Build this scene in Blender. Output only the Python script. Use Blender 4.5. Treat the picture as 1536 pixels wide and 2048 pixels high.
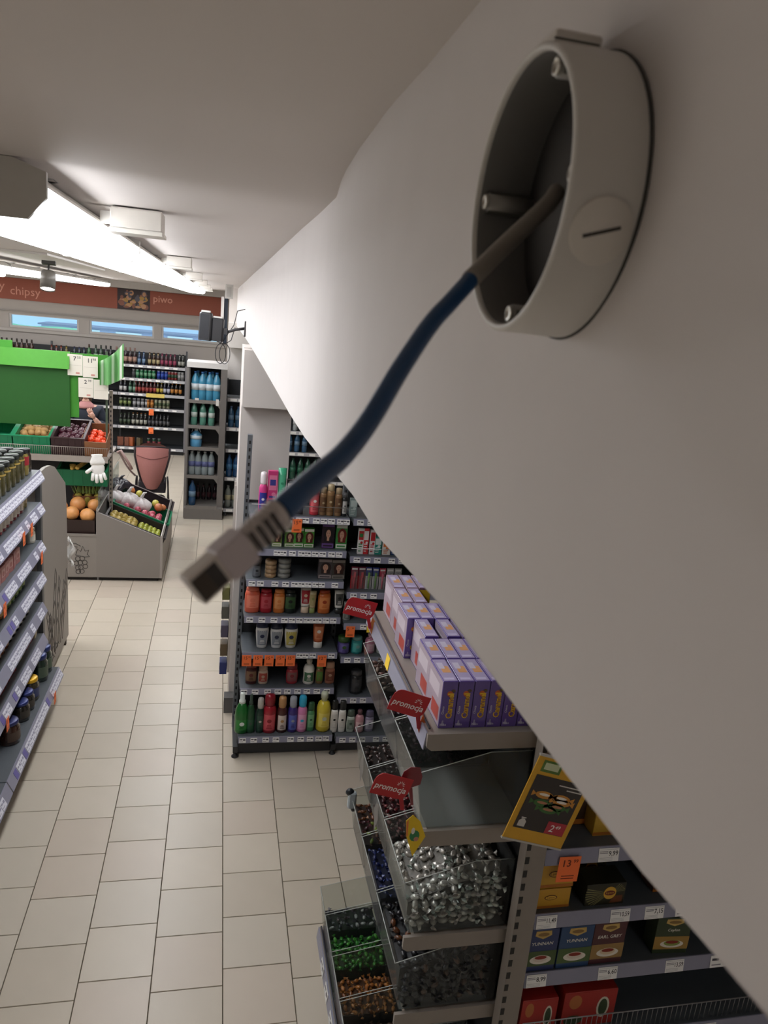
import bpy, bmesh, math, random
from mathutils import Vector, Matrix

# ------------------------------------------------------------------ camera, world, exposure
for _o in list(bpy.data.objects):
    bpy.data.objects.remove(_o)
SC = bpy.context.scene
COL = SC.collection
random.seed(11)

def setup_camera():
    F, H = 1500.0, 3.0
    fwd = Vector((446 - 768, 605 - 1024, F)).normalized()          # aisle direction seen from the camera
    u = Vector((-0.095, 1.0)).normalized()
    vp = Vector((446 - 768, 605 - 1024))
    t = -F * F / vp.dot(u)
    dn = Vector((u.x * t, u.y * t, F)).normalized()
    rt = dn.cross(fwd)
    R = Matrix((rt, fwd, -dn))
    cam = bpy.data.cameras.new('camera')
    cam.sensor_fit = 'VERTICAL'; cam.sensor_height = 36.0
    cam.lens = F / 2048 * 36.0
    cam.clip_start = 0.02; cam.clip_end = 200
    cam.dof.use_dof = True; cam.dof.focus_distance = 4.5; cam.dof.aperture_fstop = 13.5
    o = bpy.data.objects.new('camera', cam); COL.objects.link(o)
    right, up, back = R @ Vector((1, 0, 0)), R @ Vector((0, -1, 0)), R @ Vector((0, 0, -1))
    M = Matrix((right, up, back)).transposed().to_4x4()
    M.translation = (0, 0, H)
    o.matrix_world = M
    SC.camera = o
setup_camera()

W = bpy.data.worlds.new('daylight'); SC.world = W; W.use_nodes = True
W.node_tree.nodes['Background'].inputs[0].default_value = (0.86, 0.93, 1.0, 1)
W.node_tree.nodes['Background'].inputs[1].default_value = 1.4
SC.view_settings.view_transform = 'Standard'
SC.view_settings.look = 'None'
SC.view_settings.gamma = 1.0
SC.view_settings.use_curve_mapping = False
SC.view_settings.exposure = 0.47
SC.cycles.use_denoising = True
SC.cycles.adaptive_threshold = 0.05
SC.cycles.max_bounces = 7
SC.cycles.diffuse_bounces = 4
SC.cycles.transparent_max_bounces = 24
SC.cycles.sample_clamp_indirect = 4.0
SC.cycles.caustics_reflective = False
SC.cycles.caustics_refractive = False
LAMP_E = 9.0          # emission of the fluorescent diffusers

# ------------------------------------------------------------------ materials
_M = {}
def srgb(c):
    if isinstance(c, str):
        c = [int(c[i:i + 2], 16) / 255 for i in (0, 2, 4)]
    return tuple((v / 12.92 if v <= 0.04045 else ((v + 0.055) / 1.055) ** 2.4) for v in c)

def mat(c, rough=0.5, metal=0.0, var=0.06, scale=25.0, spec=0.5, coat=0.0, bump=0.0, trans=0.0):
    key = (c, rough, metal, var, scale, spec, coat, bump, trans)
    if key in _M:
        return _M[key]
    m = bpy.data.materials.new('paint_' + str(c)); m.use_nodes = True
    nt = m.node_tree; b = nt.nodes['Principled BSDF']
    lin = srgb(c)
    b.inputs['Roughness'].default_value = rough
    b.inputs['Metallic'].default_value = metal
    b.inputs['Specular IOR Level'].default_value = spec
    b.inputs['Coat Weight'].default_value = coat
    b.inputs['Transmission Weight'].default_value = trans
    tc = nt.nodes.new('ShaderNodeTexCoord')
    nz = nt.nodes.new('ShaderNodeTexNoise'); nz.inputs['Scale'].default_value = scale
    nz.inputs['Detail'].default_value = 3.0
    nt.links.new(tc.outputs['Object'], nz.inputs['Vector'])
    mx = nt.nodes.new('ShaderNodeMix'); mx.data_type = 'RGBA'
    mx.inputs['A'].default_value = tuple(v * (1 - var) for v in lin) + (1,)
    mx.inputs['B'].default_value = tuple(min(1, v * (1 + var)) for v in lin) + (1,)
    nt.links.new(nz.outputs['Fac'], mx.inputs['Factor'])
    nt.links.new(mx.outputs['Result'], b.inputs['Base Color'])
    if bump > 0:
        bp = nt.nodes.new('ShaderNodeBump'); bp.inputs['Strength'].default_value = bump
        bp.inputs['Distance'].default_value = 0.01
        nt.links.new(nz.outputs['Fac'], bp.inputs['Height'])
        nt.links.new(bp.outputs['Normal'], b.inputs['Normal'])
    _M[key] = m
    return m

def emit(c, s):
    key = ('e', c, s)
    if key not in _M:
        m = bpy.data.materials.new('light_' + c); m.use_nodes = True
        nt = m.node_tree; nt.nodes.clear()
        e = nt.nodes.new('ShaderNodeEmission'); o = nt.nodes.new('ShaderNodeOutputMaterial')
        e.inputs[0].default_value = srgb(c) + (1,); e.inputs[1].default_value = s
        nt.links.new(e.outputs[0], o.inputs[0]); _M[key] = m
    return _M[key]

def clear(c='eef2f0', gloss=0.10, rough=0.08):
    """thin clear plastic: mostly see-through with a faint sheen"""
    key = ('clear', c, gloss, rough)
    if key not in _M:
        m = bpy.data.materials.new('clear_plastic'); m.use_nodes = True
        nt = m.node_tree; nt.nodes.clear()
        o = nt.nodes.new('ShaderNodeOutputMaterial')
        t = nt.nodes.new('ShaderNodeBsdfTransparent'); t.inputs[0].default_value = srgb(c) + (1,)
        g = nt.nodes.new('ShaderNodeBsdfGlossy'); g.inputs['Roughness'].default_value = rough
        d = nt.nodes.new('ShaderNodeBsdfDiffuse'); d.inputs[0].default_value = (0.8, 0.8, 0.8, 1)
        f = nt.nodes.new('ShaderNodeLayerWeight'); f.inputs[0].default_value = 0.5
        pw = nt.nodes.new('ShaderNodeMath'); pw.operation = 'POWER'; pw.inputs[1].default_value = 4.0
        nt.links.new(f.outputs['Facing'], pw.inputs[0])
        mm = nt.nodes.new('ShaderNodeMath'); mm.operation = 'MULTIPLY_ADD'
        mm.inputs[1].default_value = 0.45; mm.inputs[2].default_value = 0.012 + gloss * 0.2
        nt.links.new(pw.outputs[0], mm.inputs[0])
        mx = nt.nodes.new('ShaderNodeMixShader'); nt.links.new(mm.outputs[0], mx.inputs[0])
        nt.links.new(t.outputs[0], mx.inputs[1]); nt.links.new(g.outputs[0], mx.inputs[2])
        m2 = nt.nodes.new('ShaderNodeMixShader'); m2.inputs[0].default_value = gloss
        nt.links.new(mx.outputs[0], m2.inputs[1]); nt.links.new(d.outputs[0], m2.inputs[2])
        nt.links.new(m2.outputs[0], o.inputs[0]); _M[key] = m
    return _M[key]

# ------------------------------------------------------------------ mesh builder
class MB:
    def __init__(self):
        self.v = []; self.f = []; self.m = []; self.s = []
    def add(self, vs, fs, mi=0, smooth=False, M=None):
        o = len(self.v)
        if M is not None:
            vs = [M @ Vector(p) for p in vs]
        self.v += [tuple(p) for p in vs]
        for f in fs:
            self.f.append(tuple(o + i for i in f)); self.m.append(mi); self.s.append(smooth)
        return self
    def box(self, x0, x1, y0, y1, z0, z1, mi=0, M=None):
        vs = [(x, y, z) for z in (z0, z1) for y in (y0, y1) for x in (x0, x1)]
        return self.add(vs, [(0, 2, 3, 1), (4, 5, 7, 6), (0, 1, 5, 4), (2, 6, 7, 3), (0, 4, 6, 2), (1, 3, 7, 5)], mi, False, M)
    def bbox(self, x0, x1, y0, y1, z0, z1, b=0.004, mi=0, M=None):
        """box with chamfered vertical and top edges"""
        def ring(i, z):
            a, c, d, e = x0 + i, x1 - i, y0 + i, y1 - i
            k = b
            return [(a + k, d, z), (c - k, d, z), (c, d + k, z), (c, e - k, z), (c - k, e, z), (a + k, e, z), (a, e - k, z), (a, d + k, z)]
        vs = ring(0, z0) + ring(0, z1 - b) + ring(b * .7, z1)
        fs = [tuple(range(7, -1, -1))]
        for r in (0, 8):
            for i in range(8):
                j = (i + 1) % 8
                fs.append((r + i, r + j, r + 8 + j, r + 8 + i))
        fs.append(tuple(range(16, 24)))
        return self.add(vs, fs, mi, False, M)
    def prism(self, poly, axis, a0, a1, mi=0, M=None, caps=True):
        """extrude a 2D polygon along an axis: x -> (y,z) polygon, y -> (x,z), z -> (x,y)"""
        def p(q, a):
            return {'x': (a, q[0], q[1]), 'y': (q[0], a, q[1]), 'z': (q[0], q[1], a)}[axis]
        n = len(poly)
        vs = [p(q, a0) for q in poly] + [p(q, a1) for q in poly]
        fs = [(i, (i + 1) % n, n + (i + 1) % n, n + i) for i in range(n)]
        if caps:
            fs += [tuple(range(n - 1, -1, -1)), tuple(range(n, 2 * n))]
        return self.add(vs, fs, mi, False, M)
    def lathe(self, prof, n=16, mi=0, sx=1.0, sy=1.0, a0=0.0, a1=None, c=(0, 0, 0), M=None, smooth=True, mis=None, caps=True):
        full = a1 is None
        if full:
            a1 = a0 + 2 * math.pi
        k = n if full else n + 1
        vs = []
        for r, z in prof:
            for i in range(k):
                a = a0 + (a1 - a0) * i / n
                vs.append((c[0] + r * math.cos(a) * sx, c[1] + r * math.sin(a) * sy, c[2] + z))
        for j in range(len(prof) - 1):
            fs = []
            for i in range(n):
                i2 = (i + 1) % k
                fs.append((j * k + i, j * k + i2, (j + 1) * k + i2, (j + 1) * k + i))
            o = len(self.v) if j == 0 else o
            if j == 0:
                self.v += [tuple(M @ Vector(p)) if M is not None else p for p in vs]
            for f in fs:
                self.f.append(tuple(o + q for q in f)); self.m.append(mis[j] if mis else mi); self.s.append(smooth)
        if full and caps:
            if prof[0][0] > 1e-6:
                self.f.append(tuple(o + q for q in range(k - 1, -1, -1))); self.m.append(mis[0] if mis else mi); self.s.append(False)
            if prof[-1][0] > 1e-6:
                b = o + (len(prof) - 1) * k
                self.f.append(tuple(b + q for q in range(k))); self.m.append(mis[-1] if mis else mi); self.s.append(False)
        return self
    def cyl(self, p0, p1, r, n=10, mi=0, r2=None, smooth=True):
        return self.tube([p0, p1], [r, r if r2 is None else r2], n, mi, smooth)
    def tube(self, path, r, n=8, mi=0, smooth=True, caps=True, closed=False):
        P = [Vector(p) for p in path]
        m = len(P)
        rs = list(r) if isinstance(r, (list, tuple)) else [r] * m
        up = Vector((0, 0, 1))
        vs = []; pn = None
        for i, p in enumerate(P):
            a = P[(i - 1) % m] if (i > 0 or closed) else p
            b = P[(i + 1) % m] if (i < m - 1 or closed) else p
            t = (b - a).normalized()
            if pn is None:
                ref = up if abs(t.z) < 0.9 else Vector((1, 0, 0))
                nrm = t.cross(ref).normalized()
            else:
                nrm = (pn - t * pn.dot(t)).normalized()
            pn = nrm; bn = t.cross(nrm)
            for k in range(n):
                a_ = 2 * math.pi * k / n
                vs.append(p + (nrm * math.cos(a_) + bn * math.sin(a_)) * rs[i])
        fs = []
        for i in range(m if closed else m - 1):
            for k in range(n):
                k2 = (k + 1) % n; i2 = (i + 1) % m
                fs.append((i * n + k, i * n + k2, i2 * n + k2, i2 * n + k))
        self.add(vs, fs, mi, smooth)
        if caps and not closed:
            o = len(self.v) - len(vs)
            self.f.append(tuple(o + k for k in range(n - 1, -1, -1))); self.m.append(mi); self.s.append(False)
            e = o + (m - 1) * n
            self.f.append(tuple(e + k for k in range(n))); self.m.append(mi); self.s.append(False)
        return self
    def ell(self, c, r, nu=10, nv=6, mi=0, M=None):
        prof = [(max(1e-7, math.sin(math.pi * j / nv)), -math.cos(math.pi * j / nv)) for j in range(nv + 1)]
        T = Matrix.Translation(c) @ Matrix.Diagonal((r[0], r[1], r[2], 1))
        if M is not None:
            T = M @ T
        return self.lathe(prof, nu, mi, M=T)
    def disc(self, c, rx, rz, n=12, mi=0, axis='y'):
        """flat print ellipse in the xz plane facing -y"""
        vs = [(c[0] + rx * math.cos(2 * math.pi * i / n), c[1], c[2] + rz * math.sin(2 * math.pi * i / n)) for i in range(n)]
        return self.add(vs, [tuple(range(n))], mi)
    def rect(self, x0, x1, y, z0, z1, mi=0):
        return self.add([(x0, y, z0), (x1, y, z0), (x1, y, z1), (x0, y, z1)], [(0, 1, 2, 3)], mi)
    def poly(self, pts, y, mi=0):
        return self.add([(a, y, b) for a, b in pts], [tuple(range(len(pts)))], mi)
    def grid(self, fn, nu, nv, mi=0, smooth=True):
        vs = [fn(i / nu, j / nv) for j in range(nv + 1) for i in range(nu + 1)]
        fs = [(j * (nu + 1) + i, j * (nu + 1) + i + 1, (j + 1) * (nu + 1) + i + 1, (j + 1) * (nu + 1) + i) for j in range(nv) for i in range(nu)]
        return self.add(vs, fs, mi, smooth)
    def text(self, s, x, y, z, h, mi=0, align='CENTER', bold=0.0, M=None, shear=0.0, wmax=None):
        """flat lettering in the xz plane facing -y; h = capital height"""
        vs, fs, w = glyphs(s, align, bold, shear)
        k = h / 0.7
        kx = k
        if wmax and w * k > wmax:
            kx = wmax / w
        return self.add([(x + a * kx, y, z + b * k) for a, b in vs], fs, mi, False, M)
    def mesh(self, name, mats):
        me = bpy.data.meshes.new(name)
        me.from_pydata(self.v, [], self.f)
        me.polygons.foreach_set('material_index', self.m)
        me.polygons.foreach_set('use_smooth', self.s)
        for m in (mats if isinstance(mats, (list, tuple)) else [mats]):
            me.materials.append(m)
        me.update()
        return me
    def obj(self, name, mats, parent=None, loc=(0, 0, 0), rot=(0, 0, 0)):
        return link(name, self.mesh(name, mats), parent, loc, rot)

_G = {}
def glyphs(s, align, bold, shear):
    key = (s, align, bold, shear)
    if key not in _G:
        cu = bpy.data.curves.new('lettering', 'FONT')
        cu.body = s; cu.align_x = align; cu.size = 1.0; cu.resolution_u = 2
        cu.offset = bold; cu.shear = shear
        o = bpy.data.objects.new('lettering', cu); COL.objects.link(o)
        dg = bpy.context.evaluated_depsgraph_get()
        me = o.evaluated_get(dg).to_mesh()
        vs = [(p.co.x, p.co.y) for p in me.vertices]; fs = [tuple(p.vertices) for p in me.polygons]
        w = (max(a for a, _ in vs) - min(a for a, _ in vs)) if vs else 1
        o.evaluated_get(dg).to_mesh_clear()
        bpy.data.objects.remove(o); bpy.data.curves.remove(cu)
        _G[key] = (vs, fs, w)
    return _G[key]

def link(name, data, parent=None, loc=(0, 0, 0), rot=(0, 0, 0)):
    o = bpy.data.objects.new(name, data); COL.objects.link(o)
    o.location = loc; o.rotation_euler = rot
    if parent is not None:
        o.parent = parent
    return o

def tag(o, label, cat, group=None, kind=None):
    if label: o['label'] = label
    if cat: o['category'] = cat
    if group: o['group'] = group
    if kind: o['kind'] = kind
    return o

def thing(name, label, cat, loc=(0, 0, 0), rotz=0.0, group=None, rot=None):
    o = link(name, None, None, loc, rot if rot else (0, 0, rotz))
    o.empty_display_size = 0.05
    return tag(o, label, cat, group)

def struct(name, mb, mats, label=None, cat='wall', parent=None):
    o = mb.obj(name, mats, parent)
    if parent is None:
        o['kind'] = 'structure'
        tag(o, label, cat)
    return o

def dup(root, loc=None, rotz=None, label=None, group=None):
    r = root.copy(); COL.objects.link(r)
    if loc is not None: r.location = loc
    if rotz is not None: r.rotation_euler = (0, 0, rotz)
    if label: r['label'] = label
    if group: r['group'] = group
    for ch in list(root.children):
        c = ch.copy(); COL.objects.link(c); c.parent = r
        for g in list(ch.children):
            d = g.copy(); COL.objects.link(d); d.parent = c
    return r

PI = math.pi
WHITE = lambda: mat('e6e1da', 0.7, var=0.03, scale=6)
GREY_STEEL = lambda: mat('8b8580', 0.45, var=0.03)          # light grey powder coat
SHELF = lambda: mat('565b60', 0.45, var=0.05)               # shelf deck
DARK = lambda: mat('2c2e31', 0.5, var=0.05)                 # back panels
STRIP = lambda: mat('8f8fa2', 0.35, var=0.04)               # lilac price rail
PAPER = lambda: mat('f2f0ee', 0.6, var=0.02)
INK = lambda: mat('1d1c20', 0.6, var=0.02)
ORANGE = lambda: mat('ff7a3d', 0.6, var=0.03)
# ------------------------------------------------------------------ room shell
def zceil(y):
    K = ((-9, 3.262), (1.0, 3.262), (1.27, 3.255), (1.39, 3.243), (1.5, 3.209), (1.75, 3.21), (99, 3.21))
    for (a, za), (b, zb) in zip(K, K[1:]):
        if y <= b: return za + (zb - za) * (y - a) / (b - a)

mb = MB()
X0, X1, Y0, Y1 = -7.5, 5.0, -3.5, 15.75
ys = [Y0, 1.0, 1.27, 1.39, 1.5, 1.75, Y1]
for a, b in zip(ys, ys[1:]):
    pass
mb.add([(x, y, zceil(y)) for y in ys for x in (X0, X1)], [(2 * i, 2 * i + 2, 2 * i + 3, 2 * i + 1) for i in range(len(ys) - 1)], 0, True)
mb.box(X0, X1, Y0, Y1, 3.5, 3.6)
struct('ceiling', mb, mat('d2cbc7', 0.85, var=0.03, scale=2.0), 'plain plastered grey white ceiling above the aisle', 'ceiling')

# floor: grout bed and separate tiles laid in a running bond
mb = MB(); mb.box(X0, X1, Y0, Y1, -0.2, -0.004)
floor = struct('floor', mb, mat('5f5647', 0.9, var=0.1, scale=8), 'beige square floor tiles laid in staggered rows', 'floor')
TW, TL = 0.3168, 0.309
def tile_mat(c, seed):
    m = mat(c, 0.32, var=0.05, scale=3.0 + seed, spec=0.45)
    return m
tile_mb = MB()
g = 0.0022
tile_mb.bbox(g, TW - g, g, TL - g, -0.004, 0.004, 0.0015)
tile_meshes = [tile_mb.mesh('tile', tile_mat(c, i)) for i, c in enumerate(('c9bfaf', 'c8bbab', 'cdc2b1', 'c5baa9'))]
near, rest = [], MB()
offs = (2.80, 2.89)
for ci in range(-8, 7):
    x = 0.110 + ci * TW
    off = offs[(ci + 3) % 2]
    for rj in range(-8, 42):
        y = off + rj * TL
        near.append((x, y, ci, rj))
def vis(x, y):
    """floor the photograph shows: the aisle and the cross aisle behind it"""
    if y < 2.3 or y > 10.6: return False
    if y < 5.6: return -1.45 < x < 0.95 - (0.35 if y < 3.0 else 0)
    if y < 8.1: return -1.75 < x < 0.25
    return -0.9 < x < 0.4
n_t = 0
for x, y, ci, rj in sorted(near, key=lambda q: q[1]):
    if vis(x, y) and n_t < 300:
        link('tile', tile_meshes[(ci * 7 + rj * 3 + (ci * rj) % 5) % 4], floor, (x, y, 0)); n_t += 1
    else:
        rest.box(x + g, x + TW - g, y + g, y + TL - g, -0.004, 0.004)
for ci in list(range(-24, -8)) + list(range(7, 16)):
    for rj in range(-20, 42):
        x, y = 0.110 + ci * TW, offs[(ci + 3) % 2] + rj * TL
        rest.box(x + g, x + TW - g, y + g, y + TL - g, -0.004, 0.004)
for ci in range(-8, 7):
    for rj in range(-20, -8):
        x, y = 0.110 + ci * TW, offs[(ci + 3) % 2] + rj * TL
        rest.box(x + g, x + TW - g, y + g, y + TL - g, -0.004, 0.004)
ro = rest.obj('tile_field', tile_mat('c9bfaf', 0), floor); ro['kind'] = 'stuff'

# bulkhead on the right: plastered face with a slightly wavy lower edge
mb = MB()
BY = [-3.4, 0.18, 0.26, 0.38, 0.6, 0.87, 1.08, 1.25, 1.38, 1.44, 1.5, 1.75, 2.17, 3.0, 4.2, 5.6, 8.0, 11.0, 15.1]
BZ = [2.77, 2.770, 2.763, 2.758, 2.756, 2.735, 2.739, 2.73, 2.723, 2.722, 2.719, 2.71, 2.706, 2.712, 2.72, 2.724, 2.715, 2.70, 2.675]
BX = [.2, .2, .2, .2, .2, .2015, .2005, .202, .2, .199, .2, .201, .2, .2, .2, .2, .2, .2, .2]
vs = []; n = len(BY)
NZ = 8
for i in range(n):
    zt = zceil(BY[i]) + 0.01
    for k in range(NZ + 1):
        vs.append((BX[i] + 0.0012 * math.sin(i * 2.1 + k * 1.3), BY[i], BZ[i] + (zt - BZ[i]) * k / NZ))
fs = [(i * (NZ + 1) + k, i * (NZ + 1) + k + 1, (i + 1) * (NZ + 1) + k + 1, (i + 1) * (NZ + 1) + k) for i in range(n - 1) for k in range(NZ)]
mb.add(vs, fs, 0, True)
vs = []
for i in range(n):
    vs += [(BX[i], BY[i], BZ[i]), (0.62, BY[i], BZ[i]), (0.62, BY[i], zceil(BY[i]) + 0.01)]
mb.add(vs, [(i * 3 + k, (i + 1) * 3 + k, (i + 1) * 3 + k + 1, i * 3 + k + 1) for i in range(n - 1) for k in range(2)])
mb.add([(.2, 15.1, 2.675), (.62, 15.1, 2.675), (.62, 15.1, 3.22), (.2, 15.1, 3.22)], [(0, 1, 2, 3)])
struct('wall_right', mb, mat('d0cac8', 0.8, var=0.035, scale=9, bump=0.05), 'white plastered bulkhead wall hanging from the ceiling on the right', 'wall')

# outer walls
mb = MB(); mb.box(X0 - .2, X0, Y0, Y1, 0, 3.5)
struct('wall_left', mb, WHITE(), 'plain white wall at the far left of the shop', 'wall')
mb = MB(); mb.box(X1, X1 + .2, Y0, Y1, 0, 3.5)
struct('wall_far_right', mb, WHITE(), 'plain white wall behind the tea shelves', 'wall')
mb = MB(); mb.box(X0, X1, Y0 - .2, Y0, 0, 3.6)
struct('wall_rear', mb, WHITE(), 'plain white wall behind the viewer', 'wall')

# back wall with a row of slot windows
YB = 15.75
WINS = [(-6.9, -5.6), (-5.42, -4.13), (-3.93, -2.69), (-2.50, -1.30), (-1.16, 0.0)]
WZ0, WZ1 = 2.19, 2.44
mb = MB()
mb.box(X0, X1, YB, YB + .25, 0, WZ0); mb.box(X0, X1, YB, YB + .25, WZ1, 3.6)
edges = [X0] + [e for w in WINS for e in w] + [X1]
for a, b in zip(edges[::2], edges[1::2]):
    mb.box(a, b, YB, YB + .25, WZ0, WZ1)
struct('wall_back', mb, mat('b3aca6', 0.8, var=0.03, scale=3), 'light grey back wall above the drinks shelves', 'wall')
for i, (a, b) in enumerate(WINS):
    mb = MB(); t = 0.035
    mb.box(a, b, YB + .02, YB + .08, WZ0, WZ0 + t); mb.box(a, b, YB + .02, YB + .08, WZ1 - t * .6, WZ1)
    mb.box(a, a + t, YB + .02, YB + .08, WZ0 + t, WZ1 - t * .6); mb.box(b - t, b, YB + .02, YB + .08, WZ0 + t, WZ1 - t * .6)
    places = ['furthest to the left', 'second from the left', 'above the green header board', 'between the header board and the floodlight', 'behind the black floodlight']
    w = struct('window_%d' % (i + 1), mb, mat('c9c5c1', 0.5), 'long narrow slot window in the back wall, ' + places[i], 'window')
    MB().box(a + t, b - t, YB + .045, YB + .052, WZ0 + t, WZ1 - t * .6).obj('pane', clear('dcecf2', 0.04), w)
# sill line
mb = MB(); mb.box(X0, 0.1, YB - .05, YB, WZ0 - .07, WZ0 - .02)
struct('trim_1', mb, mat('b9b3ad', 0.6), 'grey sill ledge running under the slot windows', 'sill')
mb = MB(); mb.box(X0, 0.1, YB - .04, YB, WZ1 + .04, WZ1 + .06)
struct('trim_2', mb, mat('9a948e', 0.6), 'thin grey cornice line over the slot windows', 'trim')

# what the slot windows look out on
mb = MB()
def hill(u, v):
    x = -16 + 12.4 * u; y = 23 + 5 * v
    return (x, y, -1 + (3.0 + .16 * math.sin(x * .75 + 2.2) + .07 * math.sin(x * 2.1)) * v ** .5 - .22 * v)
mb.grid(hill, 60, 10)
tag(mb.obj('hillside', mat('86c8a0', 0.9, var=0.3, scale=0.9)), 'green hillside seen through the left slot windows', 'hill')
mb = MB(); mb.box(-22, 8, 34, 35, -3, 2.1)  # added pale sheet standing in for the sky
tag(mb.obj('sky_backing', mat('cfe0f4', 0.9, var=0.1, scale=0.3)), 'pale blue sheet added as sky behind the hillside outside the windows', 'building')
mb = MB(); mb.box(-6.3, 4.5, 29.5, 31, -1, 1.66); mb.box(-6.4, 4.7, 29.4, 31.1, 1.66, 1.71, 1)
for x in (-3.6, -2.6, -1.35, -.5, .3): mb.box(x * 1.45, x * 1.45 + .9, 29.47, 29.5, 1.48, 1.62, 2)
tag(mb.obj('distant_building', [mat('a6aecb', 0.8), mat('7f86a0', 0.8), mat('e6f0f6', 0.4)]), 'grey blue building seen through the right slot windows', 'building')

# pillar with a boxed beam end, plinth
mb = MB(); mb.box(.15, .50, 5.3, 5.72, 0.0, 2.72)
p = struct('pillar', mb, mat('d2cbc6', 0.75, var=0.03, scale=5), 'square white pillar rising behind the cosmetics shelves', 'pillar')
MB().box(.15, .475, 5.14, 5.3, 2.335, 2.712).obj('beam_end', mat('d2cbc6', 0.75, var=0.03, scale=5), p)
MB().box(.115, .23, 5.2, 5.3, 0.0, 0.13).obj('plinth', mat('62605f', 0.6), p)

# partition behind the water shelves with a soffit
mb = MB(); mb.box(.09, X1, 11.35, 11.5, 0, 3.21)
wp = struct('wall_partition', mb, mat('d6d0cb', 0.75, var=0.03), 'white partition wall behind the water bottle shelves', 'wall')
MB().box(.09, X1, 11.0, 11.35, 2.40, 2.74).obj('soffit', mat('d6d0cb', 0.75, var=0.03), wp)
mb = MB(); mb.box(.02, .085, 13.9, 14.05, 2.3, 3.1)
mb.box(-.03, .02, 13.85, 14.0, 2.3, 3.1, 1)
struct('trim_3', mb, [mat('1c2a3c', 0.4), mat('cfcac6', 0.5)], 'dark blue upright panel edge at the end of the bulkhead', 'panel')
mb = MB(); mb.box(X0, .2, 15.2, 15.75, 3.09, 3.209)
struct('trim_4', mb, mat('b7b2ad', 0.8), 'grey ceiling fascia above the orange banner', 'fascia')

# ------------------------------------------------------------------ ceiling lights
def luminaire_proto(L):
    t = thing('ceiling_luminaire', 'x', 'luminaire')
    w = 0.145
    mb = MB()
    mb.prism([(-w, .013), (-w, .018), (-w * .66, 0.052), (w * .66, 0.052), (w, .018), (w, .013)], 'y', 0.012, L - .012)
    mb.obj('housing', mat('d8d4cd', 0.5), t)
    for y in (0.0, L - .012):
        MB().prism([(-w - .003, -.006), (-w - .003, .036), (-w * .64, 0.054), (w * .64, 0.054), (w + .003, .036), (w + .003, -.006), (w * .8, -.044), (-w * .8, -.044)], 'y', y, y + .012).obj('end_cap', mat('bdbab4', 0.5), t)
    mb = MB()
    mb.prism([(w, .012), (w, -.012), (w * .95, -.030), (w * .72, -.042), (-w * .72, -.042), (-w * .95, -.030), (-w, -.012), (-w, .012)], 'y', .0125, L - .0125)
    mb.obj('diffuser', emit('f6f8fb', LAMP_E), t)
    for y in (.25, L - .3):
        MB().tube([(w * .5, y, .05), (w * .75, y, .058), (w * .75, y + .05, .058), (w * .5, y + .05, .05)], .003, 5).obj('bracket', mat('9a9a98', 0.4, 0.8), t)
    return t
L1 = 1.56
proto = luminaire_proto(L1)
ROWS = [(-.455, 3.154, 1.5, 8, 'ceiling light'), (-2.0, 3.12, 6.0, 5, 'x'), (-3.7, 3.12, 1.65, 8, 'x'), (-5.4, 3.12, 1.65, 8, 'x'), (2.1, 3.12, -2.9, 1, 'x')]  # far left rows run forward as fill; the right one is added unseen fill
ORD = ['first', 'second', 'third', 'fourth', 'fifth', 'sixth', 'seventh', 'eighth', 'ninth', 'tenth', 'eleventh', 'twelfth', 'thirteenth', 'fourteenth']
first = True
for ri, (x, z, y0, n, _) in enumerate(ROWS):
    for k in range(n):
        if ri == 0:
            lab = 'white fluorescent ceiling light, %s from the camera in the row beside the bulkhead' % ORD[k]
        else:
            lab = 'white fluorescent ceiling light, %s in the %s row left of the aisle' % (ORD[k], ORD[ri - 1]) if ri < 4 else 'added unseen fill light, %s behind the bulkhead on the right' % ORD[k]
        gname = 'fluorescent ceiling lights'
        if first:
            o = proto; o.location = (x, y0, z); o['label'] = lab; o['group'] = gname; first = False
        else:
            dup(proto, (x, y0 + k * (L1 + .002), z), 0, lab, gname)

# boxes on the ceiling beside the lamp row
bproto = thing('ceiling_box', 'x', 'junction box')
mb = MB(); mb.bbox(0, .125, 0, .10, -.05, -.002, .003)
mb.obj('box', mat('dcd7cf', 0.5), bproto)
mb = MB(); mb.bbox(-.004, .129, -.004, .104, -.062, -.051, .003)
mb.obj('cover', mat('e4e0d8', 0.5), bproto)
MB().box(-.028, 0, .03, .07, -.04, -.012).obj('spacer', mat('b8b5b0', 0.5), bproto)
for k in range(6):
    y = 2.09 + 2.1 * k
    lab = 'white plastic ceiling box beside the lamp row, %s from the camera' % ORD[k]
    if k == 0:
        bproto.location = (-.282, y, 3.208); bproto['label'] = lab; bproto['group'] = 'ceiling boxes beside the lamps'
    else:
        dup(bproto, (-.29, y, 3.208), 0, lab, 'ceiling boxes beside the lamps')
mb = MB(); mb.bbox(0, .09, 0, .06, -.16, -.002, .003)
b = thing('wall_box', 'small light grey ceiling box above the black floodlight', 'junction box', (.02, 9.2, 3.208))
mb.obj('box', mat('bab7b2', 0.5), b); MB().box(.02, .07, -.004, 0, -.14, -.03).obj('cover', mat('a8a5a0', 0.5), b)

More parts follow.
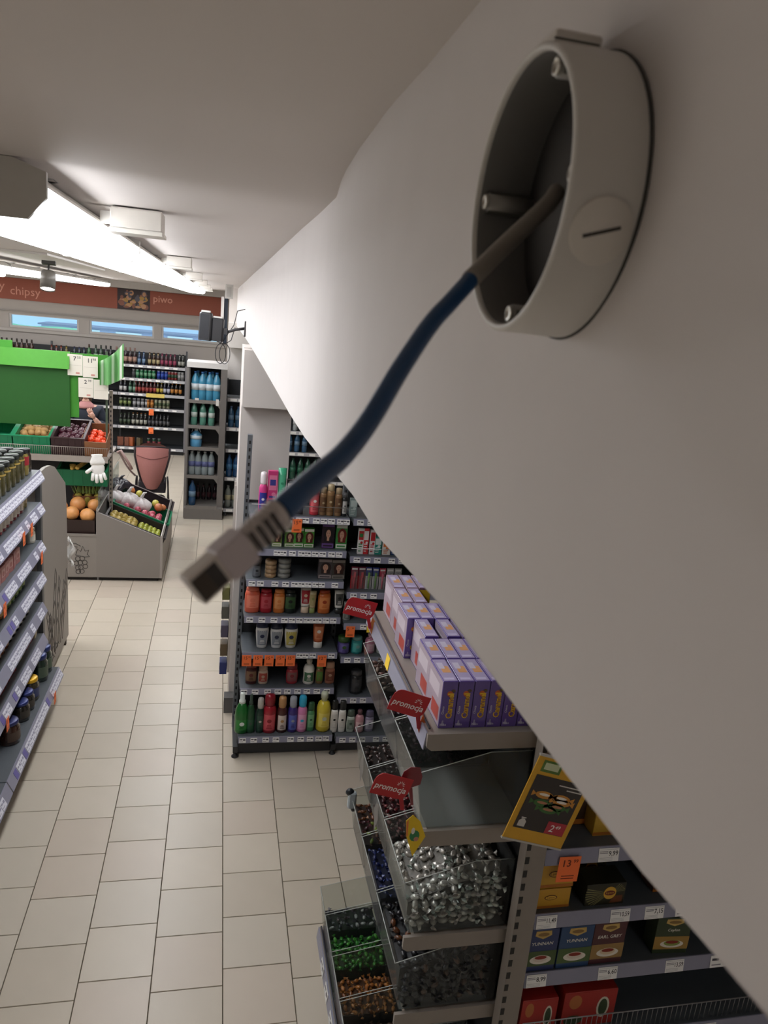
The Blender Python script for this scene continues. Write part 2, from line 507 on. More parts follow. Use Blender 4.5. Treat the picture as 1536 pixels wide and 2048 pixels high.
# track spotlight
t = thing('track_spotlight', 'grey cylindrical track spotlight pointing down over the produce', 'spotlight', (-1.335, 6.5, 3.0), rot=(-.32, 0, 0))
MB().lathe([(.0, -.02), (.052, -.02), (.056, -.03), (.056, .085), (.05, .11), (.0, .112)], 20).obj('head', mat('8a8782', 0.4, 0.3), t)
MB().lathe([(.05, -.0215), (.0, -.0216)], 20).obj('lens', emit('fff6e8', 14.0), t)
mb = MB(); mb.cyl((0, 0, .11), (0, 0, .17), .008); mb.box(-.05, .05, -.018, .018, .17, .195)
mb.obj('stem', mat('4c4a48', 0.5), t)
mb = MB(); mb.box(-1.5, -1.15, 5.6, 8.2, 3.195, 3.209)
tag(mb.obj('light_track', mat('d5d0ca', 0.5)), 'flat white ceiling track carrying the grey spotlight', 'track')

# orange banner on the back wall
t = thing('wall_banner', 'long orange red banner reading chipsy and piwo on back wall', 'banner', (0, 15.70, 0))
zb0, zb1 = 2.70, 3.085
MB().box(-7.0, .06, 0, .04, zb0, zb1).obj('panel', mat('9a5340', 0.6, var=0.14, scale=1.2), t)
MB().text('y', -4.02, -.004, zb0 + .16, .16, align='CENTER').text('chipsy', -3.62, -.004, zb0 + .09, .15).text('piwo', -1.14, -.004, zb0 + .19, .13, bold=.012).obj('lettering', mat('d99a86', 0.6), t)
mb = MB(); x0 = -1.98
mb.rect(x0, x0 + .6, -.006, zb0 - .0, zb1)
rr = random.Random(4)
for k in range(46):
    mb.disc((x0 + .06 + rr.random() * .48, -.007 - .0001 * k, zb0 + .05 + rr.random() * .28), .02 + rr.random() * .04, .02 + rr.random() * .035, 9, 1 + k % 4)
mb.obj('food_photo', [mat('3a2f33', 0.6), mat('8b5b4c', 0.6), mat('c0916f', 0.6), mat('b58d4a', 0.6), mat('5d5a66', 0.6)], t)

# floodlight on the bulkhead with cable loops
t = thing('floodlight', 'black floodlight on an arm fixed to the white bulkhead', 'floodlight', (-.085, 6.8, 2.79), rot=(0.0, 0.03, -.12))
MB().bbox(-.105, .0, -.05, .03, -.12, .115, .012).obj('lamp_body', mat('2e2d30', 0.45), t)
MB().bbox(.0, .10, -.04, .04, -.115, .08, .012).obj('gear_box', mat('29282b', 0.5), t)
MB().box(-.095, -.02, -.052, -.05, -.105, .1).obj('lens', mat('3b3c40', 0.2), t)
mb = MB(); mb.box(-.09, -.02, -.045, .02, .116, .13); mb.box(.01, .085, -.03, .03, .08, .092)
mb.obj('top_plate', mat('d6d3ce', 0.4), t)
mb = MB(); mb.box(.1, .135, -.02, .02, -.05, .0); mb.tube([(.13, 0, -.03), (.2, 0, .0), (.285, .03, .02)], .012, 8); mb.box(.276, .286, -.03, .06, -.05, .08)
mb.obj('arm', mat('3c3b3e', 0.5), t)
t = thing('cable_coil', 'black cable hanging in loops below the black floodlight', 'cable', (0, 6.8, 2.6))
for cx, ph in ((-.005, 0.0), (.03, .6)):
    pts = [(cx + .045 * math.sin(a), .01 * math.sin(a + ph), -.03 + .085 * math.cos(a)) for a in [2 * PI * k / 24 for k in range(24)]]
    MB().tube(pts, .0035, 6, closed=True).obj('loop', mat('26252a', 0.5), t)
mb = MB(); mb.tube([(-.02, 0, .05), (.02, 0, .09), (.05, .0, .14), (.10, .02, .22), (.125, .03, .34), (.19, .06, .36)], .004, 6)
mb.tube([(-.04, 0, .07), (.03, 0, .055), (.08, .0, .09), (.11, .02, .2)], .004, 6)
mb.obj('lead', mat('26252a', 0.5), t)

# ------------------------------------------------------------------ junction ring on the bulkhead and loose network cable
RC = Vector((.2, .437, 3.0745))
t = thing('mounting_base', 'round grey camera mounting base fixed open on the white bulkhead', 'mounting base', RC)
ro_, ri_, dp = .0765, .0715, .040
T = Matrix.Rotation(-PI / 2, 4, 'Y')           # lathe z -> world -x
GR = lambda: mat('cdc9c4', 0.5, var=0.04)
mb = MB()
mb.lathe([(ri_, .004), (ri_, dp - .002), (ri_ + .001, dp), (ro_ - .002, dp), (ro_ - .0006, dp - .0015), (ro_, .0015), (ro_, 0), (ri_, 0), (ri_, .004)], 72, M=T, caps=False)
mb.obj('shell', GR(), t)
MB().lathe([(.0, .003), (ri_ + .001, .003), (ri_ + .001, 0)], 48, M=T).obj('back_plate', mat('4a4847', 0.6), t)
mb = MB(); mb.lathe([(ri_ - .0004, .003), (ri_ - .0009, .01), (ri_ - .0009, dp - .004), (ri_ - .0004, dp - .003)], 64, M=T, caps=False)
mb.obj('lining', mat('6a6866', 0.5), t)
mb = MB(); mb.lathe([(ro_ + .0008, .0), (ro_ + .0012, .0012), (ro_ - .001, .0024)], 72, M=T, caps=False)
mb.obj('rubber_gasket', mat('343331', 0.7), t)
for k, a in enumerate((-.42, 1.5, 3.2, 4.75)):
    # a measured from up (z) towards far (+y)
    cy, cz = math.sin(a) * (ri_ - .006), math.cos(a) * (ri_ - .006)
    mb = MB()
    mb.lathe([(.0055, .003), (.0055, dp - .006), (.003, dp - .006), (.003, dp - .012), (.0, dp - .012)], 14, M=Matrix.Translation((0, cy, cz)) @ T)
    b2 = mb.obj('screw_post', mat('8f8c88', 0.4, 0.3), t)
    nx = Matrix.Translation((0, cy, cz)) @ T
    MB().lathe([(.0048, dp - .0055), (.0048, dp - .004), (.0032, dp - .0035), (.003, dp - .009)], 12, M=nx, caps=False).obj('brass_insert', mat('c9c5bd', 0.3, 0.7), b2)
    sy, sz = math.cos(a), -math.sin(a)
    mb = MB()
    A = Vector((0, cy, cz)); r_ = Vector((0, math.sin(a), math.cos(a))); s_ = Vector((0, sy, sz))
    web = [A - s_ * .0075 + r_ * .0062, A - s_ * .0055 - r_ * .002, A + s_ * .0055 - r_ * .002, A + s_ * .0075 + r_ * .0062]
    mb.add([q + Vector((-.003, 0, 0)) for q in web] + [q + Vector((-dp + .007, 0, 0)) for q in web], [(0, 1, 2, 3), (7, 6, 5, 4), (0, 4, 5, 1), (1, 5, 6, 2), (2, 6, 7, 3), (3, 7, 4, 0)])
    mb.obj('post_web', mat('55534f', 0.5), t)
# threaded plug in the side facing the viewer, slot
ang = math.radians(-108)                     # towards the viewer and a little low
nv = Vector((0, math.sin(ang), math.cos(ang)))
M = Matrix.Translation(nv * (ro_ - .0012) + Vector((-dp * .48, 0, 0))) @ nv.to_track_quat('Z', 'Y').to_matrix().to_4x4()
MB().lathe([(.0165, 0), (.0165, .0014), (.0158, .002), (.0, .0021)], 40, M=M).obj('side_plug', mat('d8d2ca', 0.5), t)
sl = MB(); sl.box(-.0008, .0008, -.0098, .0098, .0020, .0024, M=M @ Matrix.Rotation(math.radians(108), 4, 'Z'))
sl.obj('plug_slot', mat('3a3531', 0.7), t)
# tab on top
M = Matrix.Translation((-dp * .5, -.002, ro_ - .001))
mb = MB(); mb.bbox(-.013, .014, -.012, .010, 0, .0065, .001, M=M); mb.obj('top_tab', mat('cdc7c0', 0.5), t)
MB().box(-.0135, .0125, -.0122, -.0118, .0012, .0022, M=M).obj('tab_slot', mat('3b3833', 0.7), t)

def spline(P, n=10):
    P = [Vector(p) for p in P]; out = []
    for i in range(len(P) - 1):
        p0 = P[max(i - 1, 0)]; p1 = P[i]; p2 = P[i + 1]; p3 = P[min(i + 2, len(P) - 1)]
        for k in range(n):
            s = k / n
            out.append(0.5 * ((2 * p1) + (p2 - p0) * s + (2 * p0 - 5 * p1 + 4 * p2 - p3) * s * s + (3 * p1 - p0 - 3 * p2 + p3) * s ** 3))
    out.append(P[-1]); return out
t = thing('network_cable', 'loose dark blue network cable with grey plug hanging from round base', 'cable')
cp = spline([(.192, .452, 3.082), (.1822, .4429, 3.071), (.1565, .4319, 3.0466), (.1312, .4106, 3.0242)], 8)
cb = spline([(.1340, .413, 3.0266), (.1166, .3946, 3.0109), (.1027, .3787, 2.9986), (.0828, .351, 2.9769), (.0649, .3232, 2.9561), (.0514, .3021, 2.9448), (.039, .2823, 2.9391), (.0271, .2644, 2.9333), (.0225, .2585, 2.9302)], 8)
MB().tube(cp, .0052, 14).obj('grey_sleeve', mat('8d857c', 0.5), t)
MB().tube(cb, [.0046 + .0004 * (i / len(cb)) for i in range(len(cb))], 14).obj('jacket', mat('1d4570', 0.42, var=0.1, scale=60), t)
P0 = Vector((.0225, .2585, 2.9302)); P1 = Vector((-.0065, .2418, 2.9064))
ax = (P1 - P0).normalized()
tocam = (Vector((0, 0, 3)) - P0); tocam = (tocam - ax * tocam.dot(ax)).normalized()
wd = ax.cross(tocam)
rotm = Matrix.Rotation(math.radians(-28), 4, ax)
tocam = rotm @ tocam; wd = rotm @ wd
PM = Matrix((wd, tocam, ax)).transposed().to_4x4(); PM.translation = P0
PLG = lambda: mat('c8bdc0', 0.35, var=0.05)
pl = MB(); pl.bbox(-.0066, .0066, -.0046, .0046, .017, .0285, .0007, M=PM)
plo = pl.obj('plug_body', PLG(), t)
pn = MB(); pn.bbox(-.0058, .0058, -.0042, .0034, .0285, .041, .0005, M=PM)
pn.obj('plug_nose', mat('d8cfc8', 0.3), t)
MB().box(-.0046, .0046, .0034, .0037, .030, .0405, M=PM).obj('contact_window', mat('2c2827', 0.4), t)
for k in range(8):
    MB().box(-.0040 + k * .0011, -.0034 + k * .0011, .0037, .0039, .0345, .0400, M=PM).obj('contact', mat('5a5148', 0.3, 0.6), t)
bt = MB()
prof = []
for k in range(7):
    z = .0005 + k * .0026
    prof += [(.0062, z), (.0062, z + .0013), (.0054, z + .0015), (.0054, z + .0025)]
bt.lathe([(.0045, -.001)] + prof + [(.006, .0185)], 16, sx=1.0, sy=.78, M=PM)
bt.obj('strain_relief_boot', mat('cfc6c3', 0.5), t)
for k in range(4):
    MB().bbox(-.0045, .0045, .0044, .0056, .004 + k * .0034, .0053 + k * .0034, .0003, M=PM).obj('boot_slit', mat('3a3433', 0.6), t)
MB().prism([(-.0022, 0), (.0022, 0), (.0016, .018), (-.0016, .018)], 'y', -.0064, -.0054, M=PM @ Matrix.Translation((0, 0, .018)) @ Matrix.Rotation(0, 4, 'X') @ Matrix(((1, 0, 0, 0), (0, 1, 0, 0), (0, 0, 1, 0), (0, 0, 0, 1)))).obj('latch', mat('c9c2bc', 0.3), t)
MB().ell((-.006, -.001, .001), (.002, .002, .0035), 8, 6, M=PM).obj('boot_tip', mat('efebe6', 0.2), t)

# ------------------------------------------------------------------ price tags and shelves
_tags = {}
def tag_mesh(kind, text=None, w=.05, h=.036):
    key = (kind, text, w, h)
    if key in _tags: return _tags[key]
    mb = MB()
    if kind == 'white':
        mb.box(-w / 2, w / 2, -.0015, 0, -h / 2, h / 2)
        if text:
            mb.text(text, w * .46, -.0018, -.002 - h * .02, h * .36, 1, 'RIGHT', .01, wmax=w * .46)
            for k in range(2): mb.rect(-w * .46, -w * .05, -.0017, h * .12 + k * h * .11, h * .18 + k * h * .11, 2)
            for k in range(3): mb.rect(-w * .46, w * .2, -.0017, -h * .42 + k * h * .1, -h * .4 + k * h * .1, 2)
            mb.rect(-w * .46, w * .46, -.0017, h * .40, h * .42, 2)
        else:
            mb.rect(-w * .42, -w * .02, -.0017, h * .08, h * .28, 1); mb.rect(w * .06, w * .42, -.0017, -h * .02, h * .28, 1)
            mb.rect(-w * .42, w * .1, -.0017, -h * .32, -h * .22, 2)
        ms = [PAPER(), INK() if text else mat('4a4850', 0.6), mat('8d8b92', 0.6)]
    elif kind == 'pale':
        mb.box(-w / 2, w / 2, -.0015, 0, -h / 2, h / 2)
        mb.rect(-w * .40, -w * .05, -.0017, h * .06, h * .24, 1); mb.rect(w * .06, w * .40, -.0017, -h * .02, h * .26, 1); mb.rect(-w * .40, w * .1, -.0017, -h * .3, -h * .22, 1)
        ms = [mat('e2e2ee', .5), mat('9a9ab0', .6)]
    elif kind == 'orange':
        mb.box(-w / 2, w / 2, -.0015, 0, -h / 2, h / 2)
        if text:
            mb.text(text, -w * .38, -.0018, h * .12, h * .26, 1, 'LEFT', .015)
            mb.text('99', w * .16, -.0018, h * .26, h * .13, 1, 'LEFT', .01)
        for k in range(2): mb.rect(-w * .3, w * .3, -.0017, -h * .28 - k * h * .1, -h * .24 - k * h * .1, 1)
        ms = [ORANGE(), mat('7a2a14', 0.6)]
    else:
        mb.box(-w / 2, w / 2, -.0012, 0, -h / 2, h / 2)
        ms = [mat(kind, 0.5)]
    _tags[key] = mb.mesh('price_tag', ms)
    return _tags[key]

def deck(root, x0, x1, y0, y1, z, tags=(), rail=.042, deckmat=None, railmat=None, name='shelf', brackets=True, lean=.12):
    """one shelf: deck, rail along its front edge (local -y), price tags clipped to the rail"""
    mb = MB()
    mb.box(x0, x1, y0, y1, z - .006, z); mb.box(x0, x1, y0, y0 + .02, z - .03, z - .006); mb.box(x0, x1, y1 - .02, y1, z - .03, z - .006)
    if brackets:
        for x in (x0 + .001, x1 - .005):
            mb.prism([(y0 + .02, z - .006), (y1, z - .006), (y1, z - .07), (y0 + .02, z - .028)], 'x', x, x + .004)
    s = mb.obj(name, deckmat or SHELF(), root)
    r = MB()
    if rail > .01: r.prism([(y0 - .001, z + .003), (y0 - .005, z + .003), (y0 - .005 - rail * lean, z - rail), (y0 - .001 - rail * lean, z - rail)], 'x', x0 + .002, x1 - .002)
    if rail > .01: r.obj('price_rail', railmat or STRIP(), s)
    for tg in tags:
        x, kind = tg[0], tg[1]
        text = tg[2] if len(tg) > 2 else None
        w = tg[3] if len(tg) > 3 else .05
        h = tg[4] if len(tg) > 4 else .036
        zz = z - rail / 2 if kind in ('white', 'pale') else z - rail * .55 - h * .38
        if kind not in ('white', 'pale', 'orange'): zz = z - rail / 2
        link('price_tag', tag_mesh(kind, text, w, h), s, (x, y0 - .0065 - rail * lean * (.5 if kind != 'orange' else 1) - (.004 if kind == 'orange' else 0), zz), (-math.atan(lean) if kind != 'orange' else 0, (random.random() - .5) * .06 if kind == 'orange' else 0, 0))
    return s

def upright(root, x, y, z1, w=.03, d=.05, m=None, name='upright', step=.05, z0=0.0, slots=True):
    mb = MB(); mb.box(x - w / 2, x + w / 2, y, y + d, z0, z1)
    o = mb.obj(name, m or mat('54575b', 0.45), root)
    if slots:
        sm = MB(); z = z0 + .06
        while z < z1 - .03:
            sm.box(x - w * .18, x + w * .18, y - .0015, y - .0003, z, z + step * .45); z += step
        sm.obj('slots', mat('141416', 0.7), o)['kind'] = 'stuff'
    return o

# ------------------------------------------------------------------ products
PROF = {
    'spray': ([(.0, 0), (.46, 0), (.5, .02), (.5, .54), (.47, .62), (.36, .69), (.33, .70)], [(.35, .695), (.36, .73), (.38, .75), (.37, .93), (.31, .98), (.0, 1.0)], (.08, .50)),
    'can': ([(.0, 0), (.47, 0), (.5, .02), (.5, .74), (.44, .80)], [(.43, .795), (.43, .96), (.36, 1.0), (.0, 1.0)], (.12, .66)),
    'lotion': ([(.0, 0), (.44, 0), (.5, .05), (.47, .35), (.5, .58), (.40, .72), (.2, .78)], [(.21, .77), (.21, .84), (.26, .845), (.26, .95), (.2, 1.0), (.0, 1.0)], (.14, .50)),
    'tottle': ([(.0, 0), (.42, 0), (.46, .03), (.5, .35), (.48, .62), (.40, .72)], [(.42, .715), (.43, .78), (.40, .96), (.34, 1.0), (.0, 1.0)], (.14, .58)),
    'flat': ([(.0, 0), (.44, 0), (.48, .04), (.5, .45), (.49, .72), (.42, .86)], [(.41, .855), (.42, .9), (.40, .97), (.34, 1.0), (.0, 1.0)], (.2, .7)),
    'tube': ([(.36, .24), (.40, .30), (.47, .7), (.5, 1.0), (.0, 1.0)], [(.0, 0), (.35, 0), (.37, .02), (.37, .235)], (.36, .86)),
    'trigger': ([(.0, 0), (.46, 0), (.5, .04), (.48, .30), (.5, .40), (.44, .58), (.30, .68), (.22, .74)], [(.23, .735), (.23, .80), (.17, .81), (.17, .96), (.12, 1.0), (.0, 1.0)], (.10, .36)),
    'jarlow': ([(.0, 0), (.46, 0), (.5, .03), (.5, .66), (.47, .69)], [(.5, .69), (.5, .96), (.46, 1.0), (.0, 1.0)], (.1, .6)),
    'slim': ([(.0, 0), (.34, 0), (.38, .03), (.46, .4), (.5, .64), (.47, .76)], [(.48, .755), (.46, .84), (.40, .96), (.3, 1.0), (.0, 1.0)], (.12, .66)),
}
def product(name, label, cat, group, loc, kind, w, h, body, cap, lab, rotz=0.0, d=None):
    t = thing(name, label, cat, loc, rotz, group)
    if kind in PROF:
        pb, pc, (l0, l1) = PROF[kind]
        sy = (d / w) if d else {'flat': .6, 'slim': .6, 'tottle': .6, 'tube': .55}.get(kind, .95)
        n = 18
        MB().lathe([(r * w, z * h) for r, z in pb], n, sy=sy).obj('body', mat(body, 0.28, spec=.5, coat=.2), t)
        MB().lathe([(r * w, z * h) for r, z in pc], n, sy=sy).obj('cap', mat(cap, 0.3), t)
        # printed label wrapped on the front
        rs = []
        for k in range(5):
            z = l0 + (l1 - l0) * k / 4
            r = 0
            for (r0, z0), (r1, z1) in zip(pb, pb[1:]):
                if z0 <= z <= z1 and z1 > z0: r = r0 + (r1 - r0) * (z - z0) / (z1 - z0)
            rs.append((r * w + .0006, z * h))
        mb = MB(); mb.lathe(rs, 8, a0=math.radians(-142), a1=math.radians(-38), sy=sy)
        zz = (l0 + (l1 - l0) * .62) * h; yy = -max(r for r, _ in rs) * sy - .0012
        lo = mb.obj('label', mat(lab, 0.4), t)
        pm = MB()
        pm.disc((0, yy, zz), w * .17, w * .15, 12, 0)
        for k in range(3):
            pm.rect(-w * (.2 - .03 * k), w * (.2 - .03 * k), yy, (l0 + (l1 - l0) * (.14 + .1 * k)) * h, (l0 + (l1 - l0) * (.18 + .1 * k)) * h, 1)
        pm.obj('print', [mat(cap, 0.5), mat(body if lab != body else cap, 0.5)], lo)
    elif kind == 'tins':
        for k in range(4):
            hh = h / 4
            MB().lathe([(.0, 0), (w * .47, 0), (w * .5, hh * .08), (w * .5, hh * .72), (w * .48, hh * .76), (w * .48, hh * .95), (0, hh * .97)], 20, c=(0, 0, k * hh), mis=[0, 0, 0, 1, 1, 1]).obj('tin', [mat(body, 0.4), mat(cap, 0.4)], t)
    elif kind in ('box', 'face'):
        dd = d or w * .6
        MB().bbox(-w / 2, w / 2, -dd / 2, dd / 2, 0, h, .0015).obj('carton', mat(body, 0.35), t)
        y = -dd / 2 - .0006
        pm = MB()
        if kind == 'face':
            pm.rect(-w * .46, w * .46, y, h * .84, h * .97, 0)
            pm.disc((w * .04, y - .0002, h * .56), w * .40, h * .27, 16, 1)
            pm.rect(-w * .30, w * .36, y - .0003, h * .26, h * .5, 1)
            pm.disc((w * .02, y - .0005, h * .57), w * .19, h * .16, 14, 2)
            pm.rect(-w * .08, w * .1, y - .0005, h * .3, h * .43, 2)
            pm.disc((-w * .06, y - .0007, h * .60), w * .035, h * .012, 8, 1); pm.disc((w * .10, y - .0007, h * .60), w * .035, h * .012, 8, 1)
            pm.disc((w * .02, y - .0007, h * .49), w * .06, h * .014, 8, 3)
            pm.rect(-w * .46, w * .46, y - .0008, h * .03, h * .2, 0); pm.rect(-w * .36, w * .36, y - .001, h * .08, h * .14, 4)
            pm.obj('portrait_print', [mat(lab, 0.5), mat(cap, 0.5), mat('c99a82', 0.6), mat('a03a3a', 0.6), mat(body, 0.5)], t)
        else:
            pm.rect(-w * .4, w * .4, y, h * .55, h * .9, 0); pm.rect(-w * .3, w * .3, y - .0002, h * .66, h * .8, 1)
            for k in range(4): pm.rect(-w * .36, w * (.1 + .06 * k), y, h * (.1 + .09 * k), h * (.14 + .09 * k), 1)
            pm.disc((w * .12, y - .0003, h * .45), w * .22, w * .22, 12, 0)
            pm.obj('print', [mat(lab, 0.5), mat(cap, 0.5)], t)
    elif kind == 'blister':
        MB().box(-w / 2, w / 2, -.001, .001, 0, h).obj('card', mat(body, 0.4), t)
        MB().rect(-w * .5, w * .5, -.0016, h * .6, h, 0).rect(-w * .4, w * .4, -.0018, h * .86, h * .94, 1).obj('print', [mat(cap, 0.4), PAPER()], t)
        mb = MB(); mb.tube([(0, -.008, h * .05), (0, -.009, h * .4), (0, -.008, h * .55)], [w * .16, w * .12, w * .1], 8); mb.bbox(-w * .16, w * .16, -.02, -.006, h * .55, h * .78, .002)
        mb.obj('toothbrush', mat(lab, 0.35), t)
        MB().bbox(-w * .4, w * .4, -.024, -.001, h * .02, h * .84, .004).obj('blister', clear('f4f4f4', .08), t)
    return t
